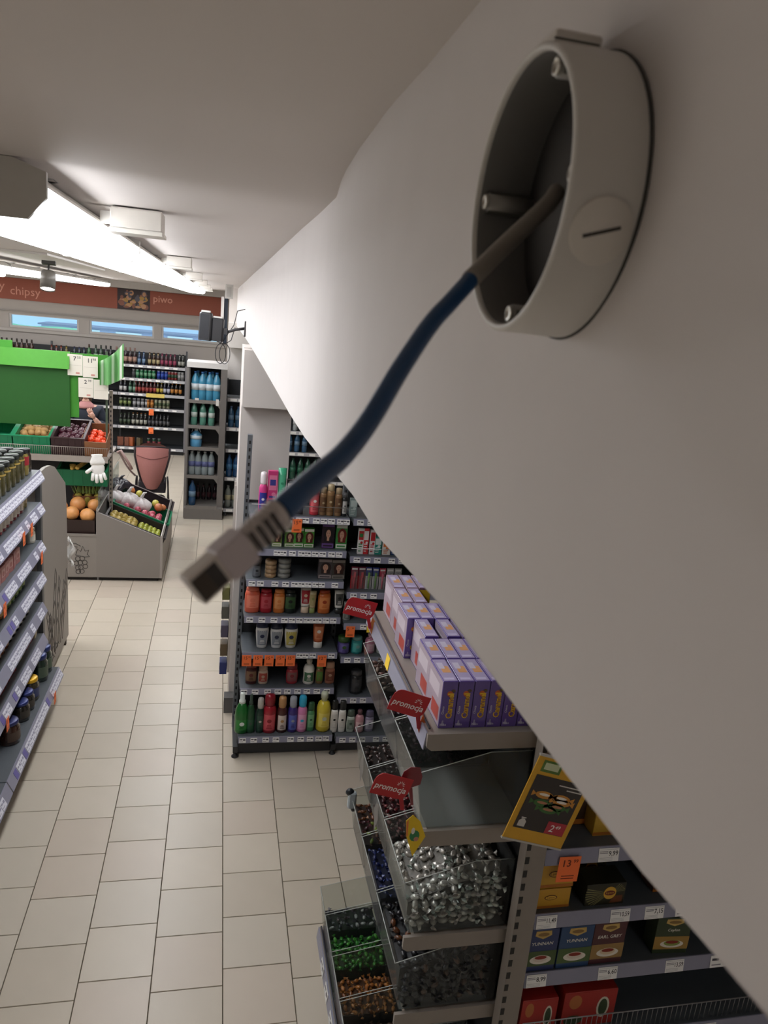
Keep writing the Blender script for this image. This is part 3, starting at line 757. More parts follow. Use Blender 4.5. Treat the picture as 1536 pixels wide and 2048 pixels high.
COS = [
    ('A', 0.226, 0.097, 0.305, 'trigger', '1f6b2c', 'dfe6df', '2f8a3a', 'green spray bottle with a clear white cap'),
    ('A', 0.286, 0.059, 0.284, 'trigger', '1c4a2a', '3a4a40', '24583a', 'dark green spray bottle half hidden by the bright green one'),
    ('A', 0.351, 0.056, 0.259, 'spray', '17352b', 'b9b4ae', '2a4a3c', 'dark green bottle with a silver spray cap'),
    ('A', 0.414, 0.095, 0.282, 'spray', 'a01c2c', '8c1626', 'd35560', 'dark red bottle with a matching red cap'),
    ('A', 0.5, 0.072, 0.265, 'spray', '4a2320', 'b98a5a', 'd8c9c0', 'brown bottle with a copper gold cap'),
    ('A', 0.574, 0.067, 0.266, 'spray', '3a2a78', '9fa3ad', '5b6ac0', 'purple blue bottle with a clear grey cap'),
    ('A', 0.64, 0.07, 0.271, 'spray', 'd984b4', '2fa8cf', 'e9a9cc', 'pink bottle with a turquoise blue cap'),
    ('A', 0.701, 0.053, 0.219, 'tottle', '4f8f60', '2c5a3a', '79b184', 'small green bottle between the pink and yellow ones'),
    ('A', 0.79, 0.099, 0.304, 'lotion', 'd8c23c', 'c9cdb4', 'e5d465', 'big yellow bottle with a pump top'),
    ('A', 0.867, 0.054, 0.247, 'tottle', 'efece6', '20201f', 'd8d4ce', 'white bottle with a black upper half'),
    ('A', 0.924, 0.054, 0.243, 'tottle', 'eceae4', '2a2a2a', 'dcd8d2', 'plain white bottle next to the black topped one'),
    ('A', 0.987, 0.061, 0.169, 'tottle', 'b9c4ba', '4c5a50', '7d8b80', 'grey green bottle with vertical print'),
    ('A', 1.05, 0.065, 0.169, 'lotion', 'c9949c', '6d4a50', 'e0bcc0', 'pinkish small bottle on the bottom shelf'),
    ('A', 1.123, 0.066, 0.161, 'tottle', '8d86a0', '5b5570', 'c4bed0', 'greyish lilac bottle on the bottom shelf'),
    ('B', 0.28, 0.084, 0.168, 'tottle', '4a1c1e', '6e2e2a', '8a6a50', 'dark burgundy bottle with gold print'),
    ('B', 0.361, 0.069, 0.142, 'tottle', 'dcc3ae', 'c7a48e', 'b04a3c', 'cream bottle with a red emblem'),
    ('B', 0.561, 0.084, 0.152, 'tottle', 'b53844', '8c2832', '8a5a5a', 'crimson bottle standing alone under the orange tags'),
    ('B', 0.678, 0.079, 0.188, 'lotion', 'eee9df', 'd9d4ca', '3f6b4a', 'tall white bottle with green print'),
    ('B', 0.754, 0.053, 0.162, 'tottle', '8f6d45', '6f8a3c', '5d8a3a', 'brown bottle with a green label'),
    ('B', 0.828, 0.071, 0.163, 'tottle', 'b5755c', 'c79c80', '7c4030', 'copper brown bottle under the single orange tag'),
    ('B', 1.021, 0.091, 0.173, 'can', '232326', '4b4b4e', '3a3a3e', 'black deodorant can on the lower right shelf'),
    ('B', 1.212, 0.07, 0.134, 'jarlow', 'a89a98', 'c9c4c0', '8d7a78', 'grey pink tub behind the clear sweet bin'),
    ('C', 0.338, 0.088, 0.2, 'slim', 'ecebe8', '232a4a', '9aa0aa', 'white shampoo bottle with slanted navy top, leftmost of three'),
    ('C', 0.437, 0.088, 0.188, 'slim', 'e6e6e6', '262c44', '8f959c', 'white shampoo bottle with slanted navy top, middle of three'),
    ('C', 0.536, 0.093, 0.189, 'slim', 'ece9df', '2c3350', 'c2b25a', 'white shampoo bottle with yellow print, rightmost of three'),
    ('C', 0.725, 0.081, 0.19, 'tube', 'c9663c', 'e4e0d8', 'd98a60', 'orange and white tube standing alone'),
    ('C', 0.909, 0.085, 0.122, 'jarlow', '4a3f7a', '3c5a2e', '6a5fa0', 'purple tub with a dark green lid'),
    ('C', 1.002, 0.082, 0.123, 'can', '2f8f8f', '7da9a4', '4fb0ac', 'teal tub next to the purple one'),
    ('C', 1.096, 0.073, 0.149, 'lotion', 'd48aa6', 'e7b7c8', 'f0c9d4', 'pink bottle on the right shelf beside the teal tub'),
    ('C', 1.182, 0.073, 0.141, 'jarlow', 'dfe0da', 'cfd2cc', '7a9a80', 'white tub with a green emblem'),
    ('D', 0.26, 0.103, 0.18, 'flat', 'e2684c', 'e57a60', 'f08a70', 'coral orange shampoo bottle, first on its shelf'),
    ('D', 0.351, 0.084, 0.168, 'flat', 'a8222e', 'b02a36', 'c4505a', 'deep red shampoo bottle next to the coral one'),
    ('D', 0.439, 0.079, 0.169, 'flat', 'cf7434', 'd88244', 'e09a60', 'amber orange shampoo bottle next to the red one'),
    ('D', 0.514, 0.083, 0.169, 'flat', '16201c', '0f1512', '3a5a34', 'black shampoo bottle with green print'),
    ('D', 0.616, 0.073, 0.196, 'tube', 'dfdad2', 'd2b9a0', 'a8222e', 'white tube with a red fruit print'),
    ('D', 0.665, 0.05, 0.162, 'tube', 'c9b98e', '8f9a5c', 'b0a070', 'olive cream tube leaning behind the white one'),
    ('D', 0.747, 0.088, 0.171, 'flat', 'cc6a30', 'a84020', 'dd8a50', 'orange shampoo bottle, second orange on its shelf'),
    ('D', 0.848, 0.067, 0.172, 'tube', 'eae8e2', '2a2a2a', '4a4a48', 'white tube with black print'),
    ('D', 0.909, 0.051, 0.129, 'jarlow', 'a9aaa6', '8a8c88', '6a6c68', 'grey tub at the end of the shampoo shelf'),
    ('E', 0.276, 0.057, 0.116, 'jarlow', '4f5257', '34363a', '6a6e74', 'dark grey tub behind the cable plug'),
    ('E', 0.369, 0.077, 0.12, 'tins', 'a98a66', '8a6a48', 'c0a888', 'stack of brown gold tins'),
    ('E', 0.459, 0.086, 0.138, 'tins', '83827c', '5c5c58', 'a8a8a2', 'stack of silver grey tins'),
    ('E', 0.732, 0.093, 0.143, 'face', '4b4547', '2d1d1c', '9a8d8c', 'dark grey hair dye box with a portrait, left of two'),
    ('E', 0.821, 0.093, 0.14, 'face', '4a4640', '3a201c', '8f8880', 'dark grey hair dye box with a portrait, right of two'),
    ('E', 0.939, 0.048, 0.162, 'blister', 'b2232f', '7c2a40', 'd04450', 'red toothbrush pack, first on its shelf'),
    ('E', 0.991, 0.052, 0.162, 'blister', 'b8262f', '6a2440', 'd04450', 'red toothbrush pack, second on its shelf'),
    ('E', 1.039, 0.042, 0.162, 'blister', 'e8e6ea', '243a8c', '7ab04a', 'white and blue toothbrush pack, left of two'),
    ('E', 1.087, 0.042, 0.158, 'blister', 'e8e6ea', '28409a', '7ab04a', 'white and blue toothbrush pack, right of two'),
    ('E', 1.135, 0.042, 0.154, 'blister', 'd7cfd4', 'c02a4c', 'e06a80', 'pink toothbrush pack on the toothbrush shelf'),
    ('E', 1.189, 0.049, 0.155, 'blister', 'd5d3d2', 'b8b6b6', '9a9898', 'pale grey toothbrush pack on the toothbrush shelf'),
    ('E', 1.245, 0.049, 0.155, 'blister', 'd5d3d2', 'b8b6b6', '9a9898', 'last pale toothbrush pack near the bulkhead'),
    ('F', 0.397, 0.065, 0.124, 'face', '6f8a3a', '402018', 'd8d8c8', 'green hair dye box half hidden by the plug'),
    ('F', 0.479, 0.065, 0.124, 'face', '5f8a3a', '402018', 'd8d8c8', 'green hair dye box beside the cable plug'),
    ('F', 0.539, 0.065, 0.137, 'face', '4f9a3c', '48201c', 'e4e2d6', 'green hair dye box with a brunette portrait'),
    ('F', 0.607, 0.067, 0.133, 'face', '4f9a3c', '5a2018', 'e4e2d6', 'green hair dye box with a red haired portrait under a tag'),
    ('F', 0.734, 0.084, 0.18, 'face', '2d1c28', '1a1014', '6a4a8a', 'dark purple hair dye box with a silver print'),
    ('F', 0.825, 0.076, 0.172, 'face', '3f8a44', '6a1c14', 'd8dccf', 'green hair dye box with a red haired portrait, last of its row'),
    ('F', 0.96, 0.04, 0.181, 'box', 'e6e3e0', '2c7a3c', 'c02a30', 'white toothpaste carton with red and green print'),
    ('F', 0.996, 0.036, 0.182, 'box', 'd23a3e', 'e8e4e2', 'e8e4e2', 'red and white striped toothpaste carton'),
    ('F', 1.041, 0.038, 0.173, 'box', 'e4e0de', 'c02a30', 'c02a30', 'white toothpaste carton with red print'),
    ('F', 1.082, 0.048, 0.127, 'box', '2a8f80', 'dfe6e2', 'dfe6e2', 'teal toothpaste carton'),
    ('F', 1.141, 0.057, 0.102, 'box', 'ece6de', 'd9763a', 'd9763a', 'white carton with an orange swirl'),
    ('F', 1.197, 0.046, 0.094, 'box', '26406e', 'c8ccd4', 'c8ccd4', 'navy blue carton at the end of the toothpaste shelf'),
    ('G', 0.29, 0.056, 0.271, 'spray', 'd8408a', 'f0e6ea', '3a3a9a', 'pink spray bottle with a white cap'),
    ('G', 0.348, 0.062, 0.28, 'box', 'c93a78', '3a3a8a', 'e07aa0', 'tall magenta carton next to the pink spray'),
    ('G', 0.408, 0.054, 0.305, 'tube', '3fa47c', '2f8a66', '58b890', 'tall mint green tube'),
    ('G', 0.469, 0.062, 0.228, 'box', '1d1c20', 'c8c6c4', 'c8c6c4', 'black carton with a white emblem, left of two'),
    ('G', 0.523, 0.062, 0.229, 'box', '1d1c20', 'c8c6c4', 'c8c6c4', 'black carton with a white emblem, right of two'),
    ('G', 0.627, 0.064, 0.283, 'spray', 'cc3a48', 'ece4e0', 'e06a70', 'red spray can with a white cap'),
    ('G', 0.684, 0.047, 0.189, 'can', '8a6a4a', 'b09a7a', '6a4c34', 'bronze hair spray can, leftmost of three'),
    ('G', 0.732, 0.052, 0.21, 'can', '9a7650', 'c8b48e', '7a5c3c', 'bronze hair spray can, middle of three'),
    ('G', 0.786, 0.05, 0.186, 'can', '8f6e4e', 'b09a7a', '6a4c34', 'bronze hair spray can, rightmost of three'),
    ('G', 0.828, 0.037, 0.157, 'can', '2a2a2c', '5a5a5c', 'c0beba', 'small black can on the top cosmetics shelf'),
    ('G', 0.889, 0.049, 0.124, 'box', '7f8f8c', 'b4c0bc', 'b4c0bc', 'grey green carton near the bulkhead edge'),
]
# ------------------------------------------------------------------ cosmetics gondola (two bays, facing the camera)
gx, gy = .19, 4.60
g = thing('cosmetics_shelving', 'dark grey shelving unit of cosmetics in front of the white pillar', 'shelving', (gx, gy, 0), rot=(0, math.radians(.5), 0))
BW = .674
upm = mat('4a4d52', 0.45)
for k, zt in ((0, 2.17), (1, 1.9), (2, 1.9)):
    upright(g, k * BW, .40, zt, .032, .05, mat('63676c', .45))
    mb = MB(); mb.box(k * BW - .016, k * BW + .016, .0, .45, .045, .09); mb.lathe([(.0, 0), (.024, 0), (.024, .012), (.012, .016), (.012, .05)], 12, c=(k * BW, .02, 0))
    mb.obj('foot', mat('2a2b2d', .5), g)
for k in range(2):
    MB().box(k * BW + .016, (k + 1) * BW - .016, .43, .445, .1, 1.72).obj('back_panel', mat('232427', .5), g)
    MB().box(k * BW + .01, (k + 1) * BW - .01, .05, .07, .012, .12).obj('kick_plate', mat('3a3b3e', .5), g)
SB = {'A': (.165, 0.0), 'B': (.475, .10), 'C': (.745, .10), 'D': (1.005, .10), 'E': (1.262, .10), 'F': (1.478, .10), 'G': (1.706, .10)}
SB2 = {'A': (.15, 0.0), 'B': (.40, .10), 'C': (.712, .10), 'D': (.962, .10), 'E': (1.19, .10), 'F': (1.446, .10), 'G': (1.706, .10)}
wt = {'A': [.045, .12, .2, .27, .37, .44, .505, .565, .615], 'B': [.04, .115, .2, .27, .335, .405, .47, .54, .61],
      'C': [.40, .44, .49, .62], 'D': [.05, .13, .21, .28, .33, .38, .43, .47, .51, .56, .61], 'E': [.05, .105, .2, .27, .33, .375, .42, .47, .51, .60],
      'F': [.2, .24, .3, .36, .40, .45, .50, .56, .61], 'G': [.06, .11, .27, .33, .37, .44, .49, .54, .6, .64]}
for r, (z, y0) in SB.items():
    tg = [(x, 'white', None, .044, .034) for x in wt[r]]
    if r == 'C': tg += [(x, 'orange', '15', .062, .08) for x in (.045, .12, .195, .27, .34)] + [(.555, 'orange', '12', .062, .085)]
    if r == 'G': tg += [(.20, 'orange', '13', .058, .085), (.315, 'orange', '15', .064, .09)]
    deck(g, .012, BW - .012, y0, .43, z, tg)
for r, (z, y0) in SB2.items():
    tg = [(BW + x, 'white', None, .044, .034) for x in (.06, .13, .2, .3, .37, .46)]
    if r == 'D': tg = [(BW + .06, 'orange', '5', .062, .08), (BW + .15, 'white', None, .044, .034), (BW + .21, 'ffd23c', None, .07, .075)]
    deck(g, BW + .012, 2 * BW - .012, y0, .43, z, tg)
# wire guard along the top shelves
mb = MB(); mb.tube([(.02, .11, 1.775), (BW - .02, .11, 1.775)], .0025, 6); mb.tube([(BW + .02, .11, 1.50), (2 * BW - .02, .11, 1.50)], .0025, 6)
mb.obj('guard_wire', mat('c8c8c8', .3, .8), g)
NAMES = {'trigger': 'spray_bottle', 'spray': 'spray_bottle', 'can': 'aerosol_can', 'lotion': 'lotion_bottle', 'tottle': 'shampoo_bottle', 'flat': 'shampoo_bottle', 'slim': 'shampoo_bottle', 'tube': 'cream_tube', 'jarlow': 'cosmetic_tub', 'tins': 'tin_stack', 'face': 'hair_dye_box', 'box': 'carton_box', 'blister': 'toothbrush_pack'}
ROWN = {'A': 'on the bottom cosmetics shelf', 'B': 'second cosmetics shelf up', 'C': 'third cosmetics shelf up', 'D': 'fourth cosmetics shelf up', 'E': 'fifth cosmetics shelf up', 'F': 'sixth cosmetics shelf up', 'G': 'top cosmetics shelf'}
tilt = Matrix.Rotation(math.radians(.5), 4, 'Y')
for r, x, w, h, k, b, c, l, d in COS:
    z, y0 = (SB if x < gx + BW else SB2)[r]
    y = gy + y0 + (.055 if r == 'A' else .06) + .25 * w
    if r == 'A': h = min(h, .292)
    if r == 'B': h = min(h, .205)
    if r in 'EF': h = min(h, .185 if r == 'F' else .16)
    h = min(h, .30)
    loc = Vector((gx, gy, 0)) + tilt @ Vector((x - gx - z * .004, y - gy, z + .0008))
    words = d.split()
    lab = (d + ', ' + ROWN[r]) if len((d + ROWN[r]).split()) <= 15 else d
    nm = NAMES[k]
    product(nm, lab, nm.replace('_', ' ').split()[-1], None, loc, k, w, h, b, c, l, rotz=(random.random() - .5) * .1)

# hanging clip strip on the side of the pillar
t = thing('clip_strip', 'narrow hanging rack of small packets on the side of the pillar', 'display rack', (.12, 5.5, 0))
MB().box(.012, .028, -.06, -.045, .22, 1.72).box(.012, .028, .06, .075, .22, 1.72).obj('rail', mat('b5aea8', .4), t)
mb = MB()
for k in range(3):
    mb.tube([(.02, -.05, 1.06 + k * .025), (-.04, -.04, 1.08 + k * .025), (-.045, .04, 1.08 + k * .025), (.02, .06, 1.06 + k * .025)], .0035, 6)
mb.obj('wire_hoop', mat('d8d4cc', .25, .9), t)
for k, c in enumerate(('6b6a3c', '56544c', '50485c', '62523c', '232f6a')):
    z = .92 - k * .155
    o = MB().bbox(-.045, .01, -.05, .055, z - .10, z + .0, .004).box(-.047, .012, -.03, .03, z - .07, z - .04, 1).obj('packet', [mat(c, .5), mat('8a7a70', .5)], t)

# ------------------------------------------------------------------ tea gondola on the right (facing the camera) and its end cap of sweets
t = thing('tea_shelving', 'grey shelving unit of tea under the white bulkhead', 'shelving', (1.03, 1.86, 0))
mb = MB(); mb.box(-.035, .035, .0, .045, .02, 2.2); po = mb.obj('corner_post', mat('8e857d', .5), t)
sm = MB()
for k in range(40): sm.box(-.0335, -.02, -.0015, -.0002, .12 + k * .05, .145 + k * .05)
sm.obj('slots', mat('2c2a28', .7), po)['kind'] = 'stuff'
MB().box(.03, 2.6, .42, .44, .1, 2.1).obj('back_panel', mat('26262a', .6), t)
MB().box(.03, 2.6, -.03, .0, .012, .1).obj('kick_plate', mat('3a3b3e', .5), t)
TEA = [(1.40, .02, [(.265, '9,99')]), (1.152, .02, [(.085, '11,49'), (.353, '10,59'), (.482, '7,15'), (.60, None)]),
       (.912, .02, [(.085, '8,99'), (.35, '6,60'), (.61, '13,59'), (.79, None)]), (.665, -.03, [(.525, '6,39'), (.76, '4,99')]), (.40, -.06, []), (.15, -.1, [])]
for z, y0, tg in TEA:
    deck(t, .04, 1.3, y0, .42, z, [(x, 'white', p, .072, .047) for x, p in tg] + ([(.125, 'orange', '13', .075, .095)] if z == 1.40 else []), rail=.052)
    deck(t, 1.3, 2.56, y0, .42, z, [], rail=.052)
# wire fence on the lower shelf
mb = MB(); z = .665
for k in range(64):
    x = .05 + k * .0195; mb.tube([(x, -.02, z + .004), (x, -.02, z + .075)], .0016, 4)
mb.tube([(.045, -.02, z + .077), (1.29, -.02, z + .077)], .0025, 6)
f = mb.obj('wire_fence', mat('8e8e90', .35, .8), t); f['kind'] = 'stuff'

def tea_box(name, label, loc, w, h, d, base, prints, rot=0.0):
    o = thing(name, label, 'tea box', loc, rot)
    MB().bbox(-w / 2, w / 2, 0, d, 0, h, .0015).obj('carton', mat(base, .4), o)
    prints(o, w, h)
    return o
def p_plain(col):
    def f(o, w, h):
        y = -.0006
        mb = MB(); mb.rect(-w * .5, w * .5, y, h * .02, h * .14, 0)
        mb.disc((-w * .02, y - .0003, h * .56), w * .17, h * .13, 16, 1); mb.disc((-w * .02, y - .0006, h * .56), w * .145, h * .10, 16, 2)
        mb.text('Lipton', -w * .02, y - .0008, h * .53, h * .10, 3)
        mb.obj('print', [mat('b06a24', .5), mat('5a2a1c', .5), mat(col, .5), mat('5a1a1a', .5)], o)
    return f
def p_dark(o, w, h):
    y = -.0006; mb = MB()
    for k in range(9):
        a = math.radians(160 + k * 9); b = a + .05
        mb.poly([(w * .1, h * .55), (w * .1 + w * .62 * math.cos(a), max(h * .03, h * .55 + h * .8 * math.sin(a))), (w * .1 + w * .62 * math.cos(b), max(h * .02, h * .55 + h * .8 * math.sin(b)))], y, 0)
    for k in range(6):
        a = math.radians(10 + k * 9); b = a + .05
        mb.poly([(w * .1, h * .55), (min(w * .49, w * .1 + w * .4 * math.cos(a)), min(h * .97, h * .55 + h * .5 * math.sin(a))), (min(w * .49, w * .1 + w * .4 * math.cos(b)), min(h * .97, h * .55 + h * .5 * math.sin(b)))], y, 0)
    mb.poly([(w * .12, h * .06), (w * .44, h * .1), (w * .44, h * .42), (w * .2, h * .4)], y - .0002, 3)
    mb.disc((w * .1, y - .0004, h * .56), w * .16, h * .30, 18, 1)
    mb.disc((w * .1, y - .0006, h * .56), w * .135, h * .12, 16, 2)
    mb.text('Lipton', w * .1, y - .0008, h * .525, h * .10, 1)
    mb.obj('print', [mat('8f8a5a', .5), mat('d9a93c', .5), mat('6a1c1c', .5), mat('6b3a1c', .5)], o)
def p_cup(title, low, cupc):
    def f(o, w, h):
        y = -.0006; mb = MB()
        mb.rect(-w / 2, w / 2, y, h * .12, h * .48, 0)
        mb.poly([(-w * .24, h * .97), (w * .24, h * .97), (w * .26, h * .86), (w * .08, h * .80), (0, h * .775), (-w * .08, h * .80), (-w * .26, h * .86)], y - .0002, 1)
        mb.disc((0, y - .0004, h * .885), w * .18, h * .045, 12, 6)
        if title: mb.text(title, 0, y - .0004, h * .63, h * .075, 2, bold=.01, shear=.12, wmax=w * .84)
        mb.disc((w * .02, y - .0006, h * .27), w * .34, h * .105, 20, 3)
        mb.disc((w * .02, y - .0008, h * .30), w * .24, h * .085, 18, 4)
        mb.disc((w * .02, y - .0010, h * .325), w * .19, h * .045, 16, 5)
        mb.obj('print', [mat(low, .5), mat('c9a860', .5), mat('e8e4da', .5), mat('e4dccf', .5), mat(cupc, .5), mat('8a2a1c', .5), mat('8a6a3c', .5)], o)
    return f
tz = 1.1525
tea_box('tea_box', 'yellow tea box, lower of two stacked beside the grey post', (1.135, 1.90, tz), .135, .075, .09, 'c9962c', p_plain('d8a83a'))
tea_box('tea_box', 'yellow tea box behind the orange price tag, upper of two', (1.14, 1.905, tz + .0765), .135, .095, .09, 'c99a34', p_plain('d8a83a'))
tea_box('tea_box', 'dark green and gold tea box, lower of the dark ones', (1.33, 1.895, tz), .145, .083, .085, '2c2a1c', p_dark)
tea_box('tea_box', 'dark tea box at the back of the shelf above the dark green one', (1.325, 2.02, tz + .085), .145, .075, .085, '26221a', p_dark)
tea_box('tea_box', 'dark tea box under the second carton, rearmost on its shelf', (1.325, 2.02, tz), .145, .083, .085, '26221a', p_dark)
tea_box('tea_box', 'brown tea box cut off by the bulkhead edge', (1.60, 1.93, tz), .13, .08, .08, '5a3422', p_plain('b08a50'))
tz = .9125
tea_box('tea_box', 'blue and green yunnan tea box half hidden by the post', (1.122, 1.885, tz), .115, .168, .07, '35406a', p_cup('YUNNAN', '4a5c34', 'd8cabb'))
tea_box('tea_box', 'blue and green yunnan tea box standing next to earl grey', (1.247, 1.885, tz), .122, .168, .07, '2f4a72', p_cup('YUNNAN', '4f6438', 'd8cabb'))
tea_box('tea_box', 'brown earl grey tea box in the middle of the shelf', (1.372, 1.888, tz), .122, .168, .07, '553034', p_cup('EARL GREY', '9a7a48', 'd8c4a4'))
tea_box('tea_box', 'brown tea box with a pink cup set back on its shelf', (1.475, 2.02, tz), .12, .168, .07, '4a2426', p_cup('', '4a2a2c', 'b07a74'))
tea_box('tea_box', 'green and gold herbal tea box with an angled front', (1.63, 1.90, tz), .13, .15, .07, '34402a', p_cup('Ceylon', 'a5813f', '8a9a4a'), rot=-.08)
tz = 1.4005
tea_box('tea_box', 'yellow tea box at the top beside the bulkhead edge', (1.33, 1.93, tz), .135, .1, .09, 'c8a03a', p_plain('e0b84a'))
tea_box('tea_box', 'dark brown tea carton behind the yellow promotion card', (1.2, 1.99, tz), .12, .16, .09, '3c2a20', p_plain('6a4a30'))
tz = .6655
def p_heart(o, w, h):
    y = -.0006; mb = MB()
    mb.rect(-w / 2, w / 2, y, h * .02, h * .98, 0)
    mb.disc((w * .26, y - .0003, h * .5), w * .12, h * .3, 16, 1); mb.disc((w * .26, y - .0006, h * .5), w * .085, h * .24, 16, 2)
    mb.disc((-w * .28, y - .0003, h * .72), w * .12, h * .2, 14, 3); mb.disc((-w * .28, y - .0003, h * .2), w * .18, h * .14, 12, 2)
    mb.obj('print', [mat('a02a24', .5), mat('cfc9b8', .5), mat('35452c', .5), mat('b06a3a', .5)], o)
tea_box('tea_box', 'red fruit tea box half hidden by the grey post', (1.14, 1.86, tz), .13, .15, .09, '9a241f', p_heart)
tea_box('tea_box', 'wide red fruit tea box with a spoon picture', (1.335, 1.87, tz), .2, .15, .09, 'a02a22', p_heart)
tz = .4005
tea_box('tea_box', 'yellow tea box at the lower right edge of the photo', (1.86, 1.84, tz), .14, .19, .09, 'a8863c', p_plain('d0b050'))
tea_box('tea_box', 'dark green tea box beside the lowest yellow one', (1.66, 1.86, tz), .14, .17, .09, '2c3426', p_plain('7a8a4a'))
# ------------------------------------------------------------------ end cap with sweets
EC = thing('sweets_endcap', 'grey end of aisle rack with clear bins of loose sweets', 'shelving', (.65, 2.885, 0), -PI / 2)
EL = .955
ecm = mat('8f867e', .45, var=.04)
LV = [(1.803, 0.0), (1.462, 0.0), (1.062, 0.0), (.748, 0.0), (.20, -.10)]
for k, (z, y0) in enumerate(LV):
    tgs = []
    if k == 0: tgs = [(.42, 'ffd23c', None, .05, .05)]
    if k == 4: tgs = [(x, 'white', None, .07, .045) for x in (.2, .33, .47, .6, .72, .84)]
    s = deck(EC, 0, EL, y0 + (0 if k in (0, 4) else .035), .365, z, tgs, rail=.055 if k in (0, 4) else 0, deckmat=ecm, brackets=False)
    MB().prism([(y0 - .004, z + .004), (.365, z + .004), (.365, z - .052), (y0 + .012, z - .052), (y0 - .004, z - .04)], 'x', EL, EL + .012).obj('end_lip', ecm, s)
    if k in (0, 4): MB().tube([(.01, y0 + .006, z + .012), (EL - .01, y0 + .006, z + .012)], .004, 6).obj('front_profile', mat('3a3b45', .4), s)
MB().box(0, EL + .01, .366, .38, .05, 2.05).obj('back_panel', mat('2b2b2e', .5), EC)
upright(EC, .0, .37, 2.05, .03, .03, mat('77706a', .5), slots=False)

CLEAR = clear('eef1f0', .022, .06)
FRONT = clear('f2f4f3', .035, .08)
def bin_(lvl, x0, x1, label, card=None, h=.195, dep=.34, back=.26):
    z, y0 = LV[lvl]
    b = thing('sweets_bin', label, 'bin', (0, 0, 0), 0, 'clear sweet bins on the end cap')
    b.location = EC.matrix_world @ Vector((0, 0, 0)) if False else (.65, 2.885, 0); b.rotation_euler = (0, 0, -PI / 2)
    zb = z + .006; t = .003; ya = y0 + .012; yb = ya + dep
    lean = .03
    MB().add([(x0, ya, zb), (x1, ya, zb), (x1, ya - lean, zb + h), (x0, ya - lean, zb + h), (x0, ya + t, zb), (x1, ya + t, zb), (x1, ya - lean + t, zb + h), (x0, ya - lean + t, zb + h)],
             [(0, 1, 2, 3), (7, 6, 5, 4), (3, 2, 6, 7), (0, 3, 7, 4), (1, 5, 6, 2), (0, 4, 5, 1)]).obj('front_panel', FRONT, b)
    for x in (x0, x1 - t):
        MB().prism([(ya + t, zb), (yb, zb), (yb, zb + back), (ya + dep * .6, zb + back), (ya - lean + t, zb + h)], 'x', x, x + t).obj('side_panel', CLEAR, b)
        # polished top edge of the sheet
        MB().tube([(x + t / 2, ya - lean + t, zb + h), (x + t / 2, ya + dep * .6, zb + back), (x + t / 2, yb, zb + back)], .0017, 4).obj('sheet_edge', mat('b4b8b4', .25), b)
    MB().tube([(x0, ya - lean, zb + h), (x1, ya - lean, zb + h)], .0017, 4).obj('sheet_edge', mat('b4b8b4', .25), b)
    MB().box(x0, x1, ya + t, yb, zb, zb + .002).obj('floor_panel', clear('e4e7e6', .12), b)
    MB().box(x0, x1, yb - t, yb, zb + .002, zb + back).obj('rear_panel', clear('9a9c9c', .05), b)
    if card:
        mx = (x0 + x1) / 2; mb = MB(); zc = zb + h * .5
        yy = ya - lean * .5 - .006
        mb.add([(mx - .035, yy, zc), (mx, yy - .002, zc - .075), (mx + .035, yy, zc), (mx, yy + .002, zc + .075)], [(0, 1, 2, 3)])
        mb.obj('price_card', mat(card, .5), b)
    return b

rc = random.Random(8)
def candy_mesh(cols, L=.042, r=.0085):
    mb = MB()
    mb.ell((0, 0, 0), (L * .32, r, r * .8), 8, 5, 0)
    for s in (-1, 1):
        pts = [(s * L * .29, 0, 0)]
        for k in range(6):
            a = 2 * PI * k / 6
            pts.append((s * L * (.5 + .06 * (k % 2)), r * 1.1 * math.cos(a), r * .55 * math.sin(a) + .002 * (k % 2)))
        mb.add(pts, [(0, 1 + k, 1 + (k + 1) % 6) for k in range(6)], 1)
    return mb.mesh('candy', cols)

def heap(lvl, x0, x1, meshes, label, group, dens=.027, fill=.62, slope=.0, near=False, nearz=None, bed='241c1e', dep=.33, cat='sweet', name='wrapped_sweet', jit=.35):
    """loose sweets in a bin: a bed of the buried ones and every sweet on top, and at the near end, on its own"""
    z, y0 = LV[lvl]; zb = z + .009; ya = y0 + .012; yb = ya + dep - .02
    R = EC.rotation_euler.to_matrix(); O = Vector((.65, 2.885, 0))
    top = lambda y: zb + .19 * fill + slope * (y - ya)
    mb = MB()
    fn = lambda u, v: (x0 + .008 + (x1 - x0 - .040) * u, ya + (yb - ya) * v, top(ya + (yb - ya) * v) - .016 + .004 * math.sin(u * 37) * math.sin(v * 41))
    mb.grid(fn, 12, 12)
    mb.box(x0 + .009, x1 - .034, ya, yb, zb, top(ya) - .02)
    bo = mb.obj('sweets_bed', mat(bed, .5, var=.3, scale=120), None, O, (0, 0, -PI / 2))
    tag(bo, 'buried layer of ' + label.replace('wrapped sweet', 'sweets').split(' in the')[0] + ' under the others', 'sweets', None, 'stuff')
    nx = max(2, int((x1 - x0 - .02) / dens)); ny = max(2, int((yb - ya) / dens))
    P = []
    for i in range(nx):
        for j in range(ny):
            x = x0 + .012 + (i + .5) * (x1 - x0 - .03) / nx; y = ya + (j + .5) * (yb - ya) / ny
            P.append((x + (rc.random() - .5) * dens * jit, y + (rc.random() - .5) * dens * jit, top(y) - .008 + rc.random() * .008))
    if near:
        nz = int((top(ya) - zb) / (dens * .8))
        for j in range(ny):
            y = ya + (j + .5) * (yb - ya) / ny
            nz = int((top(y) - zb - .01) / (dens * .72))
            for k in range(nz):
                P.append((x1 - .014 - rc.random() * .004, y + (rc.random() - .5) * dens * jit, zb + .010 + (k + .4) * dens * .72))
    for x, y, zz in P:
        o = link(name, rc.choice(meshes), None, O + R @ Vector((x, y, zz)), (rc.uniform(-.6, .6), rc.uniform(-.6, .6), rc.uniform(0, 6.28)))
        tag(o, label, cat, group)

